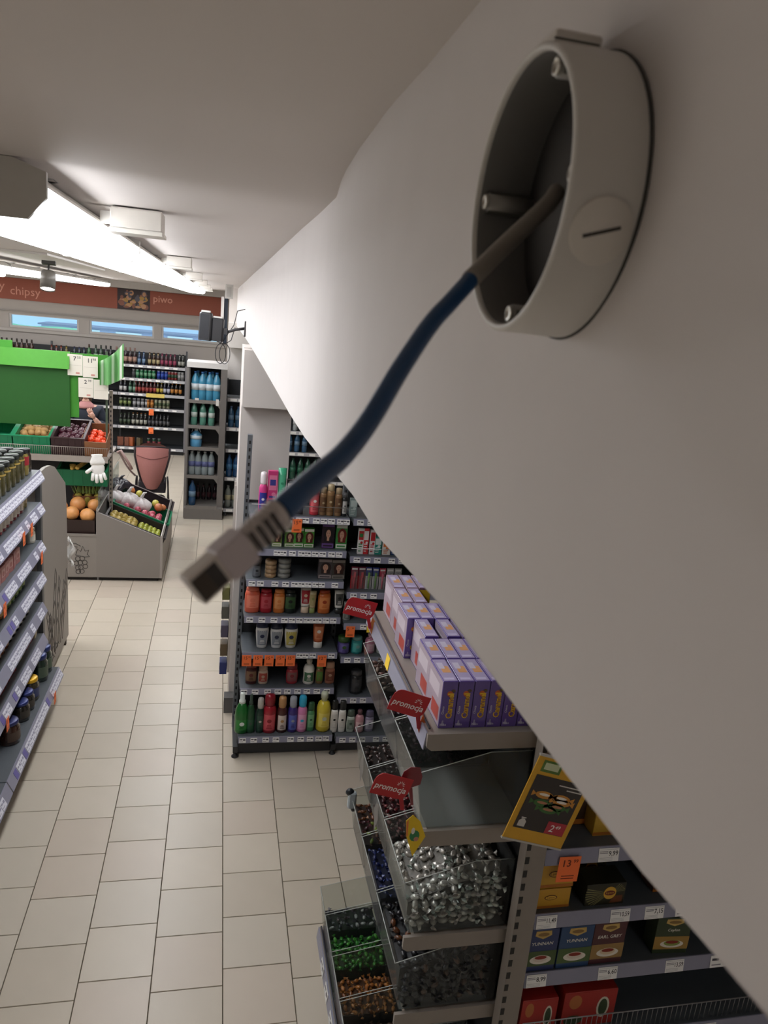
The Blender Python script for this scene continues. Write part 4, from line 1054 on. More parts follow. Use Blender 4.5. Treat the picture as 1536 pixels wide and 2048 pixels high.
def cm(a, b, **k): return candy_mesh([mat(a, .3, .0, .15, 90, coat=.3), mat(b, .35, .0, .15, 90)], **k)
b1, b2, b3 = (0.015, .315), (.325, .625), (.635, EL - .005)
bin_(1, *b3, 'empty clear sweet bin under the purple cookie boxes, nearest the camera')
bin_(1, *b2, 'clear bin of dark purple sweets, middle of the upper bins')
bin_(1, *b1, 'clear bin of brown sweets, farthest of the upper bins')
bin_(2, *b3, 'clear bin full of silver wrapped sweets')
bin_(2, *b2, 'clear bin of maroon sweets behind the silver ones', '6a6460')
bin_(2, *b1, 'clear bin of dark brown sweets, farthest of the middle bins', '6a6460')
bin_(3, *b3, 'clear bin of dark grey wrapped sweets under the silver ones')
bin_(3, *b2, 'clear bin of navy blue sweets behind the dark grey ones')
bin_(3, *b1, 'clear bin of brown and green sweets, farthest of the lower bins')
sil = [candy_mesh([mat(c, .28, .55, .2, 80), mat(d, .3, .4, .2, 80)], L=.054, r=.0115) for c, d in (('c9c4bd', 'b9b6b0'), ('b8b2aa', 'a9a59e'), ('d8d4ce', 'c4cfc8'))]
heap(2, *b3, sil, 'silver wrapped sweet in the bin of silver sweets', 'silver sweets', dens=.034, fill=.55, slope=.35, near=True, bed='7a756e', jit=.5, name='silver_sweet')
heap(1, *b2, [cm('3a2430', '2c1c26'), cm('4a3038', '6a5058')], 'dark purple wrapped sweet in the middle upper bin', 'dark purple sweets', dens=.034, fill=.6, near=True, bed='1c1418', name='purple_sweet')
heap(1, *b1, [cm('5a4034', '6a5044'), cm('8a7468', '5a443c'), cm('6b4a42', '3a2824')], 'brown wrapped sweet in the farthest upper bin', 'brown sweets', dens=.036, fill=.66, bed='3a2a24', name='brown_sweet')
heap(2, *b2, [cm('5a1a1e', '3c1418'), cm('4a1c22', '8a5a58'), cm('6a2024', 'b09a94')], 'maroon wrapped sweet in the bin behind the silver ones', 'maroon sweets', dens=.033, fill=.62, near=True, bed='2c1012', name='maroon_sweet')
heap(2, *b1, [cm('3c2c2a', '5a4a44'), cm('2c2220', '4a3c38')], 'dark brown wrapped sweet in the farthest middle bin', 'dark brown sweets', dens=.036, fill=.6, bed='221a18', name='dark_brown_sweet')
heap(3, *b3, [cm('1e1d22', '2a292e', L=.05, r=.011), cm('18181c', '3c3c40', L=.05, r=.011), cm('222025', '2e2a28', L=.05, r=.011), cm('1c1b1f', '29282c', L=.05, r=.011), cm('5a341c', '2e2a28', L=.05, r=.011)], 'dark grey wrapped sweet in the bin under the silver sweets', 'dark grey sweets', dens=.034, fill=.8, slope=.2, near=True, bed='1e1e20', name='dark_grey_sweet')
heap(3, *b2, [cm('1c2350', '2a3468'), cm('18204a', '505a90')], 'navy blue wrapped sweet in the lower middle bin', 'navy sweets', dens=.036, fill=.75, bed='10142c', name='navy_sweet')
heap(3, *b1, [cm('6a3c24', '8a5a34'), cm('6a7a2c', '4a3020'), cm('3a1c24', '5a2c34')], 'brown or green wrapped sweet in the farthest lower bin', 'brown and green sweets', dens=.036, fill=.7, bed='2c1a14', name='mixed_sweet')
# base bins, further out into the aisle
bb = [(.03, .19, 'dark and white wrapped sweets'), (.20, .40, 'bright green wrapped sweets'), (.42, .62, 'amber brown wrapped sweets'), (.63, .80, 'small brown sweets'), (.81, EL - .005, 'dark sweets nearest the camera')]
for x0, x1, d in bb:
    bin_(4, x0, x1, 'low clear bin of ' + d, None, h=.25, dep=.42, back=.30)
heap(4, .03, .19, [cm('2f2c3a', '8d8a92'), cm('4a3440', '6a5a66'), cm('b8b4b4', '3a3440')], 'dark and white wrapped sweet in the farthest low bin', 'dark and white sweets', dens=.036, fill=.7, bed='1e1a20', dep=.24, name='dark_white_sweet')
heap(4, .20, .40, [cm('2f7a2a', '3f8f34'), cm('3a8a30', '256a24'), cm('4f9a3c', '2c7028')], 'bright green wrapped sweet in a low bin', 'green sweets', dens=.030, fill=.7, bed='1a3a16', dep=.24, name='green_sweet')
heap(4, .42, .62, [cm('a86a30', '8a5424'), cm('9a5c28', 'b87a3c'), cm('7a4620', '9a6430')], 'amber brown wrapped sweet in a low bin', 'amber sweets', dens=.030, fill=.72, bed='4a2c14', dep=.24, name='amber_sweet')
heap(4, .63, .80, [cm('5a4436', '4a382c', L=.034), cm('6a5242', '3a2c24', L=.034)], 'small brown sweet in a low bin beside the amber ones', 'small brown sweets', dens=.028, fill=.72, bed='2c211a', dep=.24, name='small_brown_sweet')

heap(4, .81, EL - .005, [cm('3a2420', '2a1c1a'), cm('4a3028', '6a5448')], 'dark chocolate brown wrapped sweet in the nearest low bin', 'chocolate sweets', dens=.032, fill=.8, near=True, bed='1c1412', dep=.3, name='chocolate_sweet')
# purple cookie boxes on the top shelf
def cookie_box(variant):
    t = thing('cookie_box', 'x', 'cookie box')
    w, d, h = .0485, .152, .157
    pu = {'a': '5f4a94', 'b': '8a6a7c'}[variant]
    MB().bbox(-w / 2, w / 2, 0, d, 0, h, .001).obj('carton', mat(pu, .25, coat=.4), t)
    y = -.0005; mb = MB()
    if variant == 'a':
        Q = Matrix.Translation((w * .24, y - .0004, h * .22)) @ Matrix(((0, 0, -1, 0), (0, 1, 0, 0), (1, 0, 0, 0), (0, 0, 0, 1)))
        Q2 = Matrix.Translation((w * .26, y - .0002, h * .21)) @ Matrix(((0, 0, -1, 0), (0, 1, 0, 0), (1, 0, 0, 0), (0, 0, 0, 1)))
        mb.text('Caramel', 0, 0, 0, .0175, 0, 'LEFT', .05, M=Q2, wmax=h * .54)
        mb.text('Caramel', 0, 0, 0, .0150, 1, 'LEFT', .0, M=Q, wmax=h * .52)
        Q3 = Matrix.Translation((-w * .26, y - .0002, h * .30)) @ Matrix(((0, 0, -1, 0), (0, 1, 0, 0), (1, 0, 0, 0), (0, 0, 0, 1)))
        mb.text('Choco', 0, 0, 0, .007, 2, 'LEFT', .01, M=Q3)
        mb.disc((w * .02, y - .0001, h * .74), w * .2, h * .06, 10, 3)
        mb.disc((w * .22, y - .0001, h * .80), w * .14, h * .035, 10, 4)
        mb.poly([(-w * .42, h * .05), (-w * .12, h * .05), (-w * .2, h * .1), (-w * .22, h * .17), (-w * .3, h * .17), (-w * .34, h * .1)], y, 5)
        mb.text('Milka', -w * .22, y - .0002, h * .055, .008, 2, 'CENTER', .0, wmax=w * .42)
    else:
        mb.rect(-w * .46, w * .46, y, h * .05, h * .95, 0); mb.disc((0, y - .0002, h * .5), w * .4, h * .2, 12, 3); mb.disc((w * .1, y - .0003, h * .3), w * .3, h * .1, 12, 4)
    mb.obj('front_print', [mat('e6bd2e', .4), mat('8a3a1c', .4), mat('d8d0e4', .4), mat('c9622c', .4), mat('5a4632', .4), mat('9a90b4', .4)], t)
    mb = MB(); z = h + .0004
    def q(x0, x1, y0, y1, k, dz=0): mb.add([(x0, y0, z + dz), (x1, y0, z + dz), (x1, y1, z + dz), (x0, y1, z + dz)], [(0, 1, 2, 3)], k)
    q(-w * .44, w * .44, d * .03, d * .97, 0)
    q(-w * .2, w * .36, d * .38, d * .66, 1, .0002); q(-w * .3, w * .1, d * .55, d * .82, 2, .0003)
    q(-w * .36, w * .3, d * .08, d * .16, 3, .0002)
    mb.obj('top_glare_print', [mat('b6a9cf', .18, coat=.6), mat('d9a070', .3), mat('d8cfe6', .2, coat=.5), mat('cfc4e4', .2)], t)  # lavender tones put lamp glare into the top's colour; orange is print
    # printed long side towards the aisle
    mb = MB(); x = -w / 2 - .0004
    def s(y0, y1, z0, z1, k, dx=0): mb.add([(x - dx, y0, z0), (x - dx, y0, z1), (x - dx, y1, z1), (x - dx, y1, z0)], [(0, 1, 2, 3)], k)
    s(d * .02, d * .98, h * .02, h * .98, 0); s(d * .1, d * .6, h * .1, h * .4, 1, .0002); s(d * .2, d * .9, h * .55, h * .85, 2, .0002)
    mb.obj('side_print', [mat('a999a8', .3), mat('b0483e', .4), mat('c8bcc8', .3)], t)
    return t
ca, cb_ = cookie_box('a'), cookie_box('b')
ROWNAME = ['front row', 'second row', 'third row', 'fourth row', 'fifth row', 'sixth row', 'back row']
COLN = ['first from the aisle', 'second from the aisle', 'third from the aisle', 'fourth from the aisle', 'fifth from the aisle', 'sixth from the aisle']
LAY = [(0, 1, 2, 3, 4, 5), (0, 1, 2, 3, 4, 5), (.55, 2.1, 3.2), (0, 1, 2, 3), (.35, 1.4), (.3, 1.35, 2.4)]
ua = ub = False
for r, cols in enumerate(LAY):
    for ci, c in enumerate(cols):
        src = cb_ if r >= 4 else ca
        loc = (.7125 + c * .0512 + (.004 if r % 2 else 0), 1.957 + r * .1555 + (.012 if r >= 2 else 0), 1.8042)
        lab = ('purple caramel cookie box, ' if r < 4 else 'yellow and purple cookie box, ') + ROWNAME[r] + ', ' + COLN[ci]
        grp = 'cookie boxes on the sweets rack'
        if src is ca and not ua: ca.location = loc; ca['label'] = lab; ca['group'] = grp; ua = True
        elif src is cb_ and not ub: cb_.location = loc; cb_['label'] = lab; cb_['group'] = grp; ub = True
        else: dup(src, loc, (rc.random() - .5) * .03, lab, grp)

# red promotion flags
def promo(label, loc, w, tilt, tagc, back=False):
    t = thing('promotion_flag', label, 'sign', loc, 0, 'red promotion flags', rot=(0, tilt, 0))
    h = w * .62
    P = [(-w * .5, -h * .5), (-w * .5, h * .1)] + [(-w * .5 + w * .22 * (1 - math.cos(k * PI / 8)), h * .1 + h * .4 * math.sin(k * PI / 8)) for k in range(1, 5)] + [(w * .5, h * .5), (w * .5, -h * .1)] + [(w * .5 - w * .22 * (1 - math.cos(k * PI / 8)), -h * .1 - h * .4 * math.sin(k * PI / 8)) for k in range(1, 5)]
    MB().prism(P, 'y', -.001, .001).obj('plate', mat('b01f26', .35), t)
    mb = MB()
    Q = Matrix.Rotation(math.radians(16), 4, 'Y')
    mb.text('promocja', -w * .02, -.0016, -h * .20, h * .27, 0, 'CENTER', .015, shear=.2, wmax=w * .88)
    for k in range(7):
        a = math.radians(-10 + k * 33); c0 = (w * .22, h * .16)
        ca_, sa = math.cos(a), math.sin(a)
        p0 = (c0[0] + ca_ * w * .035, c0[1] + sa * w * .035); p1 = (c0[0] + ca_ * w * .115, c0[1] + sa * w * .115)
        n_ = (-sa * w * .011, ca_ * w * .011)
        mb.poly([p0, ((p0[0] + p1[0]) / 2 + n_[0], (p0[1] + p1[1]) / 2 + n_[1]), p1, ((p0[0] + p1[0]) / 2 - n_[0], (p0[1] + p1[1]) / 2 - n_[1])], -.0017, 0)
    mb.obj('lettering', mat('efe4e2', .5), t)
    MB().prism([(w * .30, -h * .4), (w * .42, -h * .36), (w * .60, -h * .92), (w * .50, -h * .96)], 'y', -.0008, .0008).obj('stem', mat('a81f28', .4), t)
    if tagc:
        MB().prism([(w * .5, -h * .3), (w * .78, -h * .75), (w * .72, -h * 1.35), (w * .52, -h * .95)], 'y', .002, .004).obj('leaflet', mat(tagc, .4), t)
    return t
promo('red promocja flag at the far end of the cookie boxes', (.582, 2.76, 1.866), .125, .26, 'c97a3c')
promo('red promocja flag below the front row of cookie boxes', (.598, 1.99, 1.872), .120, .33, 'c9622c')
promo('red promocja flag on the empty clear bin', (.545, 1.90, 1.648), .118, .30, None)
t = thing('folded_leaflet', 'yellow folded leaflet with a green picture on the empty bin', 'leaflet', (.632, 1.905, 1.465))
MB().prism([(-.028, .055), (-.008, .075), (.018, .05), (.040, -.005), (.005, -.075), (-.022, .0)], 'y', -.0006, .0006).obj('sheet', mat('e3bd1c', .4), t)
mb = MB(); mb.disc((.004, -.0012, .0), .016, .02, 12, 0); mb.disc((.010, -.0014, -.012), .008, .008, 10, 1); mb.disc((-.002, -.0014, .018), .006, .012, 10, 2); mb.poly([(-.026, .05), (-.02, .06), (-.018, .0), (-.022, -.0)], -.0012, 3)
mb.obj('print', [mat('2c7a4a', .5), mat('b07a6a', .5), mat('dcd6cc', .5), mat('e0783c', .5)], t)
t = thing('small_flag', 'wine red acrylic flag half behind the red promocja flag', 'sign', (.606, 1.925, 1.66))
MB().prism([(-.035, -.03), (-.02, .02), (.0, .034), (.03, .03), (.04, .0), (.036, -.028), (0, -.04)], 'y', -.001, .001).obj('plate', mat('7a2c34', .3), t)
MB().prism([(.0, -.04), (.012, -.038), (.022, -.10), (.014, -.10)], 'y', -.0008, .0008).obj('stem', mat('7a2c34', .3), t)

# yellow price card tilted in front of the grey post
w, h = .208, .285
t = thing('price_card', 'tilted yellow and black price card showing wrapped sweets and 2,49', 'price card', (1.018, 1.80, 1.635), rot=(0, math.radians(16.5), 0))
MB().box(-w / 2, w / 2, 0, .004, -h / 2, h / 2).obj('board', mat('d3a02c', .5), t)
MB().box(-w / 2 - .002, w / 2 + .002, -.002, .006, -h / 2 - .006, -h / 2).box(-w / 2 - .002, w / 2 + .002, -.002, .006, h / 2, h / 2 + .006).obj('clear_holder', mat('bdb9b2', .25), t)
mb = MB(); y = -.0008
mb.rect(-w * .42, w * .42, y, -h * .36, h * .29, 0)
mb.rect(-w * .40, -w * .08, y, h * .33, h * .465, 1); mb.rect(-w * .36, -w * .12, y - .0003, h * .36, h * .44, 2)
mb.rect(w * .10, w * .42, y - .0004, -h * .355, -h * .205, 3)
mb.text('2', w * .15, y - .0007, -h * .325, .024, 4, 'LEFT', .005, shear=.15); mb.text('49', w * .245, y - .0007, -h * .282, .0125, 4, 'LEFT', .005, shear=.15)
for k, (a, b) in enumerate(((.0, .4), (.15, .4))): mb.rect(w * a, w * b, y - .0004, h * (.215 - .04 * k), h * (.228 - .04 * k), 5)
mb.rect(w * .2, w * .36, y - .0004, h * .335, h * .345, 0)
for cx, cz, c in ((-.16, .075, 6), (.13, .075, 6), (-.14, -.02, 7), (.12, -.035, 7), (.0, -.085, 7), (.16, .03, 6)):
    mb.disc((w * cx, y - .0005, h * cz), w * .15, h * .045, 12, c); mb.disc((w * (cx - .0), y - .0007, h * (cz + .005)), w * .09, h * .016, 10, 8 if c == 6 else 9)
    for s_ in (-1, 1): mb.poly([(w * (cx + s_ * .13), h * cz), (w * (cx + s_ * .21), h * (cz + .035)), (w * (cx + s_ * .21), h * (cz - .035))], y - .0005, c)
mb.poly([(-w * .37, -h * .335), (-w * .25, -h * .335), (-w * .25, -h * .27), (-w * .29, -h * .24), (-w * .33, -h * .24), (-w * .37, -h * .27)], y - .0004, 5); mb.rect(-w * .35, -w * .27, y - .0004, -h * .235, -h * .222, 5)
mb.obj('print', [mat('37312f', .5), mat('5a7a34', .5), mat('c8cfa8', .5), mat('b23340', .5), mat('f2ece8', .5), mat('cfcac4', .5), mat('c98a3a', .5), mat('3f6a34', .5), mat('efe6da', .5), mat('b07a5a', .5)], t)
t = thing('hanging_packet', 'small black and white packet hung on the far sweet bin', 'packet', (.630, 2.80, .958))
MB().bbox(-.018, .018, -.014, .014, -.045, .03, .006).ell((-.012, 0, .03), (.02, .014, .018), 8, 5, 1).ell((.008, 0, -.05), (.012, .012, .02), 8, 5, 1).obj('bag', [mat('a9b2b8', .4), mat('1f2226', .4)], t)
# ------------------------------------------------------------------ left gondola of jars (facing the aisle)
LG = thing('jar_shelving', 'grey shelving unit of jars along the left of the aisle', 'shelving', (-1.2, 2.6, 0), PI / 2)
LL = 2.86
LZ = [(1.765, 0.0), (1.535, 0.0), (1.255, 0.0), (1.02, 0.0), (.785, 0.0), (.54, 0.0), (.27, -.10)]
rt_ = random.Random(21)
for i, (z, y0) in enumerate(LZ):
    tg = []; x = LL - .04
    while x > 1.2:
        u = rt_.random()
        if u < .62 or (i == 0 and u < .85): tg.append((x, 'pale', None, .064, .052))
        elif u < .72: tg.append((x, '6f68a8', None, .05, .05))
        x -= .07
    if i == 1: tg += [(2.42, 'orange', '9', .055, .085), (2.22, 'orange', '7', .055, .085)]
    if i == 2: tg += [(2.68, 'orange', '5', .055, .085), (1.75, 'orange', '6', .055, .085)]
    if i == 5: tg += [(1.72, 'orange', '8', .055, .085)]
    if i == 6: tg += [(2.52, 'orange', '12', .055, .085)]
    deck(LG, 0, LL / 2 - .004, y0, .40, z, [a for a in tg if a[0] < LL / 2 - .03], rail=.066, lean=.5)
    deck(LG, LL / 2 + .004, LL, y0, .40, z, [a for a in tg if a[0] > LL / 2 + .03], rail=.066, lean=.5)
for x in (0, LL / 2, LL): upright(LG, x, .40, 1.9, .03, .05, mat('54575b', .5))
MB().box(0, LL, .45, .46, .1, 1.72).obj('back_panel', mat('2b2e2f', .5), LG)
MB().box(0, LL, -.06, -.04, .012, .23).obj('kick_plate', mat('75736c', .5), LG)

def jar_proto(w, h, body, lid, lab, labz=(.18, .58)):
    t = thing('jar', 'x', 'jar')
    MB().lathe([(0, 0), (w * .44, 0), (w * .5, h * .05), (w * .5, h * .70), (w * .41, h * .80), (w * .40, h * .84)], 16).obj('glass_body', mat(body, .15, coat=.5, var=.2, scale=60), t)
    MB().lathe([(w * .43, h * .83), (w * .45, h * .85), (w * .45, h * .97), (w * .40, h), (0, h)], 16).obj('lid', mat(lid, .3, .3), t)
    if lab: MB().lathe([(w * .505, h * labz[0]), (w * .505, h * labz[1])], 12, a0=math.radians(-170), a1=math.radians(-10)).obj('label', mat(lab, .5), t)
    return t
def pack_proto(w, h, d, body, lab, name='food_packet'):
    t = thing(name, 'x', 'packet')
    MB().bbox(-w / 2, w / 2, -d / 2, d / 2, 0, h, .004).obj('pack', mat(body, .4), t)
    MB().rect(-w * .4, w * .4, -d / 2 - .0006, h * .3, h * .8, 0).disc((0, -d / 2 - .001, h * .5), w * .24, h * .16, 10, 1).obj('print', [mat(lab, .5), mat(body, .5)], t)
    return t
def place_row(level, items, pitch, y0=.075, start=LL - .06, stop=1.25, second=False):
    """items: list of (prototype, label, group); the list repeats along the shelf from the far end"""
    z, f = LZ[level]; x = start; k = 0
    while x > stop:
        it = items[k] if k < len(items) else items[-1]
        if it is not None:
            pr, lab, grp = it
            for row in ((0, .1) if second else (0,)):
                wloc = Vector((-1.2, 2.6, 0)) + Matrix.Rotation(PI / 2, 3, 'Z') @ Vector((x + rt_.uniform(-.004, .004), f + y0 + row, z + .0006))
                if not pr.get('used'):
                    o = pr; o['used'] = 1; o.location = wloc; o.rotation_euler = (0, 0, PI / 2 + rt_.uniform(-.15, .15)); o['label'] = lab; o['group'] = grp
                else:
                    dup(pr, wloc, PI / 2 + rt_.uniform(-.15, .15), lab, grp)
        x -= pitch; k += 1
J = jar_proto
j_dark = J(.08, .16, '2c2018', '1e1c1c', None); j_redl = J(.10, .18, '8a7a3c', '23262a', 'a02430', (.40, .72)); j_olive = J(.10, .185, '4a4526', '2a2f2d', 'b59a50', (.66, .72))
place_row(0, [(j_dark, 'dark brown jar at the end of the top left shelf', 'jars on the top left shelf'), (j_redl, 'jar with a red and cream label on the top left shelf', 'jars on the top left shelf')] + [(j_olive, 'olive green pickle jar with a dark lid on the top left shelf', 'jars on the top left shelf')], .112, second=True)
j_slim = J(.05, .17, 'a08a4c', 'd8cdb4', 'cdbb92'); j_tom = J(.075, .15, '7a1a1c', 'a8202a', 'd8cdbe', (.16, .5)); j_tomd = J(.075, .15, '4a2430', '2a2430', 'b0a4a0', (.16, .5))
place_row(1, [None, (j_slim, 'slim cream bottle at the end of the second left shelf', 'jars on the second left shelf'), (j_slim, 'slim cream bottle at the end of the second left shelf', 'jars on the second left shelf')] + [(j_tom, 'red tomato sauce jar with a white label on the second left shelf', 'jars on the second left shelf')] * 7 + [(j_tomd, 'dark plum jar further along the second left shelf', 'jars on the second left shelf')], .082, second=True)
pk_pink = pack_proto(.075, .10, .06, 'a86a66', 'c89a94'); j_white = J(.075, .11, 'cfcabc', 'b8b09c', 'e2ddd0')
place_row(2, [(j_white, 'white jar at the end of the third left shelf', 'goods on the third left shelf')] + [None] * 4 + [(pk_pink, 'pink packet of instant soup on the third left shelf', 'goods on the third left shelf')], .086, y0=.06)
j_green = J(.078, .13, '3c5a2c', '4a5a3c', '8a9a5c'); j_orange = J(.078, .13, '9a5a24', '8a4a2c', 'c09a5a')
place_row(3, [None, None, None] + [(j_green, 'green herb jar on the fourth left shelf', 'jars on the fourth left shelf')] * 5 + [(j_orange, 'orange brown jar further along the fourth left shelf', 'jars on the fourth left shelf')], .088)
j_bw = J(.075, .12, '3a3630', '26262a', 'cfc8ba'); j_terra = J(.08, .12, '7a3c24', '4a3428', 'a8805c')
place_row(4, [None, None] + [(j_bw, 'dark jar with a pale label on the fifth left shelf', 'jars on the fifth left shelf')] * 6 + [(j_terra, 'terracotta brown jar further along the fifth left shelf', 'jars on the fifth left shelf')], .088)
pk_cream = pack_proto(.075, .13, .08, 'd8c8a4', 'c98a6a'); pk_red = pack_proto(.075, .10, .06, '8a3436', 'b86a62'); pk_yel = pack_proto(.07, .12, .05, 'a8912c', '2f5a34')
place_row(5, [(pk_cream, 'cream carton at the end of the sixth left shelf', 'goods on the sixth left shelf'), (pk_red, 'dull red packet on the sixth left shelf', 'goods on the sixth left shelf'), (pk_red, 'dull red packet on the sixth left shelf', 'goods on the sixth left shelf'), (pk_yel, 'yellow green packet on the sixth left shelf', 'goods on the sixth left shelf'), (pk_yel, 'yellow green packet on the sixth left shelf', 'goods on the sixth left shelf'), None, (pk_red, 'dull red packet on the sixth left shelf', 'goods on the sixth left shelf')], .092)
j_blue = J(.12, .20, '26342c', '26356a', '4a5a4a'); j_yell = J(.12, .16, '3a3426', 'd8a820', '2c3a6a'); j_nvy = J(.12, .13, '26221f', '2a3570', '3c3630'); j_brn = J(.13, .15, '3a241c', '2a3060', '4c3a30')
place_row(6, [(j_blue, 'big blue lidded jar at the far end of the bottom left shelf', 'jars on the bottom left shelf'), (j_blue, 'big blue lidded jar at the far end of the bottom left shelf', 'jars on the bottom left shelf'), None, (j_yell, 'squat jar with a yellow lid on the bottom left shelf', 'jars on the bottom left shelf'), (j_nvy, 'squat dark jar with a navy lid on the bottom left shelf', 'jars on the bottom left shelf'), (j_nvy, 'squat dark jar with a navy lid on the bottom left shelf', 'jars on the bottom left shelf'), None, (j_brn, 'wide brown jar on the bottom left shelf near picture edge', 'jars on the bottom left shelf'), None, None, None, (pk_red, 'dull red packet at the near end of the bottom left shelf', 'jars on the bottom left shelf'), None], .135, y0=.09, stop=1.3)

# grey end panel of the rack behind the jars
t = thing('endcap_rack', 'grey rack side with an asparagus drawing beyond the jar shelves', 'rack', (0, 0, 0))
PP = [(5.60, .06), (6.5, .06), (6.5, 1.2), (6.46, 1.44), (6.06, 1.66), (5.92, 1.70), (5.75, 1.72), (5.60, 1.72)]
pm = mat('8f8881', .5, var=.03, scale=4)
MB().prism(PP, 'x', -1.245, -1.22).obj('side_panel', pm, t)
MB().prism(PP, 'x', -2.2, -2.175).obj('side_panel', pm, t)
MB().box(-2.175, -1.245, 5.62, 5.64, .06, 1.7).obj('back_panel', pm, t)
MB().box(-1.25, -1.216, 5.545, 5.60, .03, 1.66).obj('corner_upright', mat('4c4d4f', .5), t)
for z in (.3, .85, 1.25): MB().box(-2.175, -1.245, 5.64, 6.4, z - .02, z).obj('shelf', mat('6a6765', .5), t)
MB().box(-1.245, -1.225, 6.40, 6.44, 0, .06).box(-1.245, -1.225, 5.66, 5.7, 0, .06).obj('foot', mat('3a2c20', .6), t)
mb = MB(); ra = random.Random(5)
def stroke(pts, r=.0024):
    mb.tube([(-1.2185, 5.62 + a * .86, .10 + b * .75) for a, b in pts], r, 5)
for k, (a0, b0, a1, b1) in enumerate(((.25, .1, .45, 1.0), (.4, .08, .6, .86), (.55, .1, .82, .72), (.62, .06, .95, .8), (.12, .1, .2, .62), (.3, .05, .1, .7))):
    stroke([(a0, b0), ((a0 + a1) / 2 - .03, (b0 + b1) / 2), (a1 - .03, b1 - .08), (a1, b1)]); stroke([(a0 + .09, b0), ((a0 + a1) / 2 + .07, (b0 + b1) / 2), (a1 + .05, b1 - .08), (a1, b1)])
    for j in range(3):
        s = .35 + .2 * j; cx, cz = a0 + (a1 - a0) * s, b0 + (b1 - b0) * s
        stroke([(cx - .01, cz), (cx + .03, cz + .07), (cx + .06, cz - .01)], .002)
for k in range(9):
    a, b = .05 + .1 * (k % 5), .04 + .05 * (k // 3); stroke([(a, b), (a + .05, b + .05), (a + .11, b - .01)], .003)
mb.obj('asparagus_drawing', mat('625c58', .6), t)
t = thing('bag_roll', 'torn white plastic bag roll on the far edge of the grey rack side', 'bag', (-1.215, 6.53, .80))
def bagf(u, v): return (.02 + .045 * math.sin(v * 9 + u * 3) * .5 + u * .045 - .03, .012 * math.sin(u * 11 + v * 7), -.10 + .24 * v + .02 * math.sin(u * 13))
MB().grid(bagf, 6, 12).obj('bag_film', mat('e8e6e2', .4), t)

# ------------------------------------------------------------------ produce gondola (facing the camera) and its sloping end unit
t = thing('produce_shelving', 'grey produce stand with upper wire shelf facing the camera', 'shelving', (0, 0, 0))
pgm = mat('8a837d', .5, var=.03, scale=4)
MB().box(-3.3, -1.215, 8.0, 8.03, .045, .475).obj('front_panel', pgm, t)
MB().box(-3.3, -1.215, 8.0, 8.75, .475, .50).box(-3.3, -1.215, 7.995, 8.01, .50, .525).obj('counter', pgm, t)
MB().box(-3.3, -1.215, 8.03, 8.05, .0, .045).obj('kick_plate', mat('1f1a18', .7), t)
mb = MB(); yy = 7.9985
def ring(cx, cz, r): mb.tube([(cx + r * math.cos(a), yy, cz + r * math.sin(a)) for a in [2 * PI * k / 14 for k in range(14)]], .0032, 5, closed=True)
for cx, cz in ((-1.40, .25), (-1.355, .255), (-1.375, .205), (-1.33, .21), (-1.415, .2), (-1.37, .155), (-1.325, .165), (-1.40, .15), (-1.36, .11), (-1.395, .105)): ring(cx, cz, .024)
mb.tube([(-1.42, yy, .29), (-1.40, yy, .36), (-1.37, yy, .33), (-1.35, yy, .39), (-1.325, yy, .335), (-1.29, yy, .35), (-1.305, yy, .30), (-1.28, yy, .275), (-1.33, yy, .27), (-1.42, yy, .29)], .0032, 5)
mb.tube([(-1.47, yy, .42), (-1.42, yy, .42), (-1.37, yy, .39)], .0035, 5); mb.tube([(-1.47, yy, .37), (-1.44, yy, .385), (-1.40, yy, .38)], .0032, 5); mb.tube([(-1.45, yy, .33), (-1.41, yy, .37)], .003, 5)
mb.obj('grape_drawing', mat('3f3a37', .6), t)
mb = MB(); mb.box(-3.3, -1.11, 8.12, 8.75, 1.30, 1.32); mb.box(-3.3, -1.11, 8.10, 8.12, 1.27, 1.335); mb.obj('upper_shelf', mat('9a9088', .5), t)
mb = MB()
for k in range(110): mb.tube([(-3.3 + k * .02, 8.105, 1.335), (-3.3 + k * .02, 8.09, 1.425)], .0018, 4)
f = mb.obj('wire_front', mat('a89f96', .35, .6), t); f['kind'] = 'stuff'
MB().tube([(-3.3, 8.09, 1.427), (-1.11, 8.09, 1.427)], .0035, 6).obj('wire_rail', mat('b8b0a8', .35, .6), t)
upright(t, -1.125, 8.42, 1.99, .032, .04, mat('8a7e74', .5), 'post'); upright(t, -3.25, 8.42, 1.99, .032, .04, mat('8a7e74', .5), 'post')
MB().box(-3.3, -1.16, 8.74, 8.76, .5, 1.30).obj('back_panel', mat('2c2a2e', .6), t)

def crate(name, label, loc, w, d, h, col, rot=(0, 0, 0), wall=.012, rim=True, inner=None):
    c = thing(name, label, 'crate', loc, 0, None, rot)
    m = mat(col, .45)
    MB().box(-w / 2, w / 2, 0, d, 0, .012).obj('base', m, c)
    for a in ((-w / 2, w / 2, 0, wall), (-w / 2, w / 2, d - wall, d)):
        mb = MB(); mb.box(a[0], a[1], a[2], a[3], .012, h)
        if rim:
            mb.box(a[0] - .006, a[1] + .006, a[2] - .006, a[3] + .006, h, h + .012)
            for k in range(5): mb.box(a[0] + w * (.1 + .2 * k) - .004, a[0] + w * (.1 + .2 * k) + .004, a[2] - .004, a[3] + .004, .012, h)
        mb.obj('wall', m, c)
    for x in (-w / 2, w / 2 - wall):
        mb = MB(); mb.box(x, x + wall, wall, d - wall, .012, h)
        if rim: mb.box(x - .006, x + wall + .006, wall, d - wall, h, h + .012)
        mb.obj('wall', m, c)
    return c
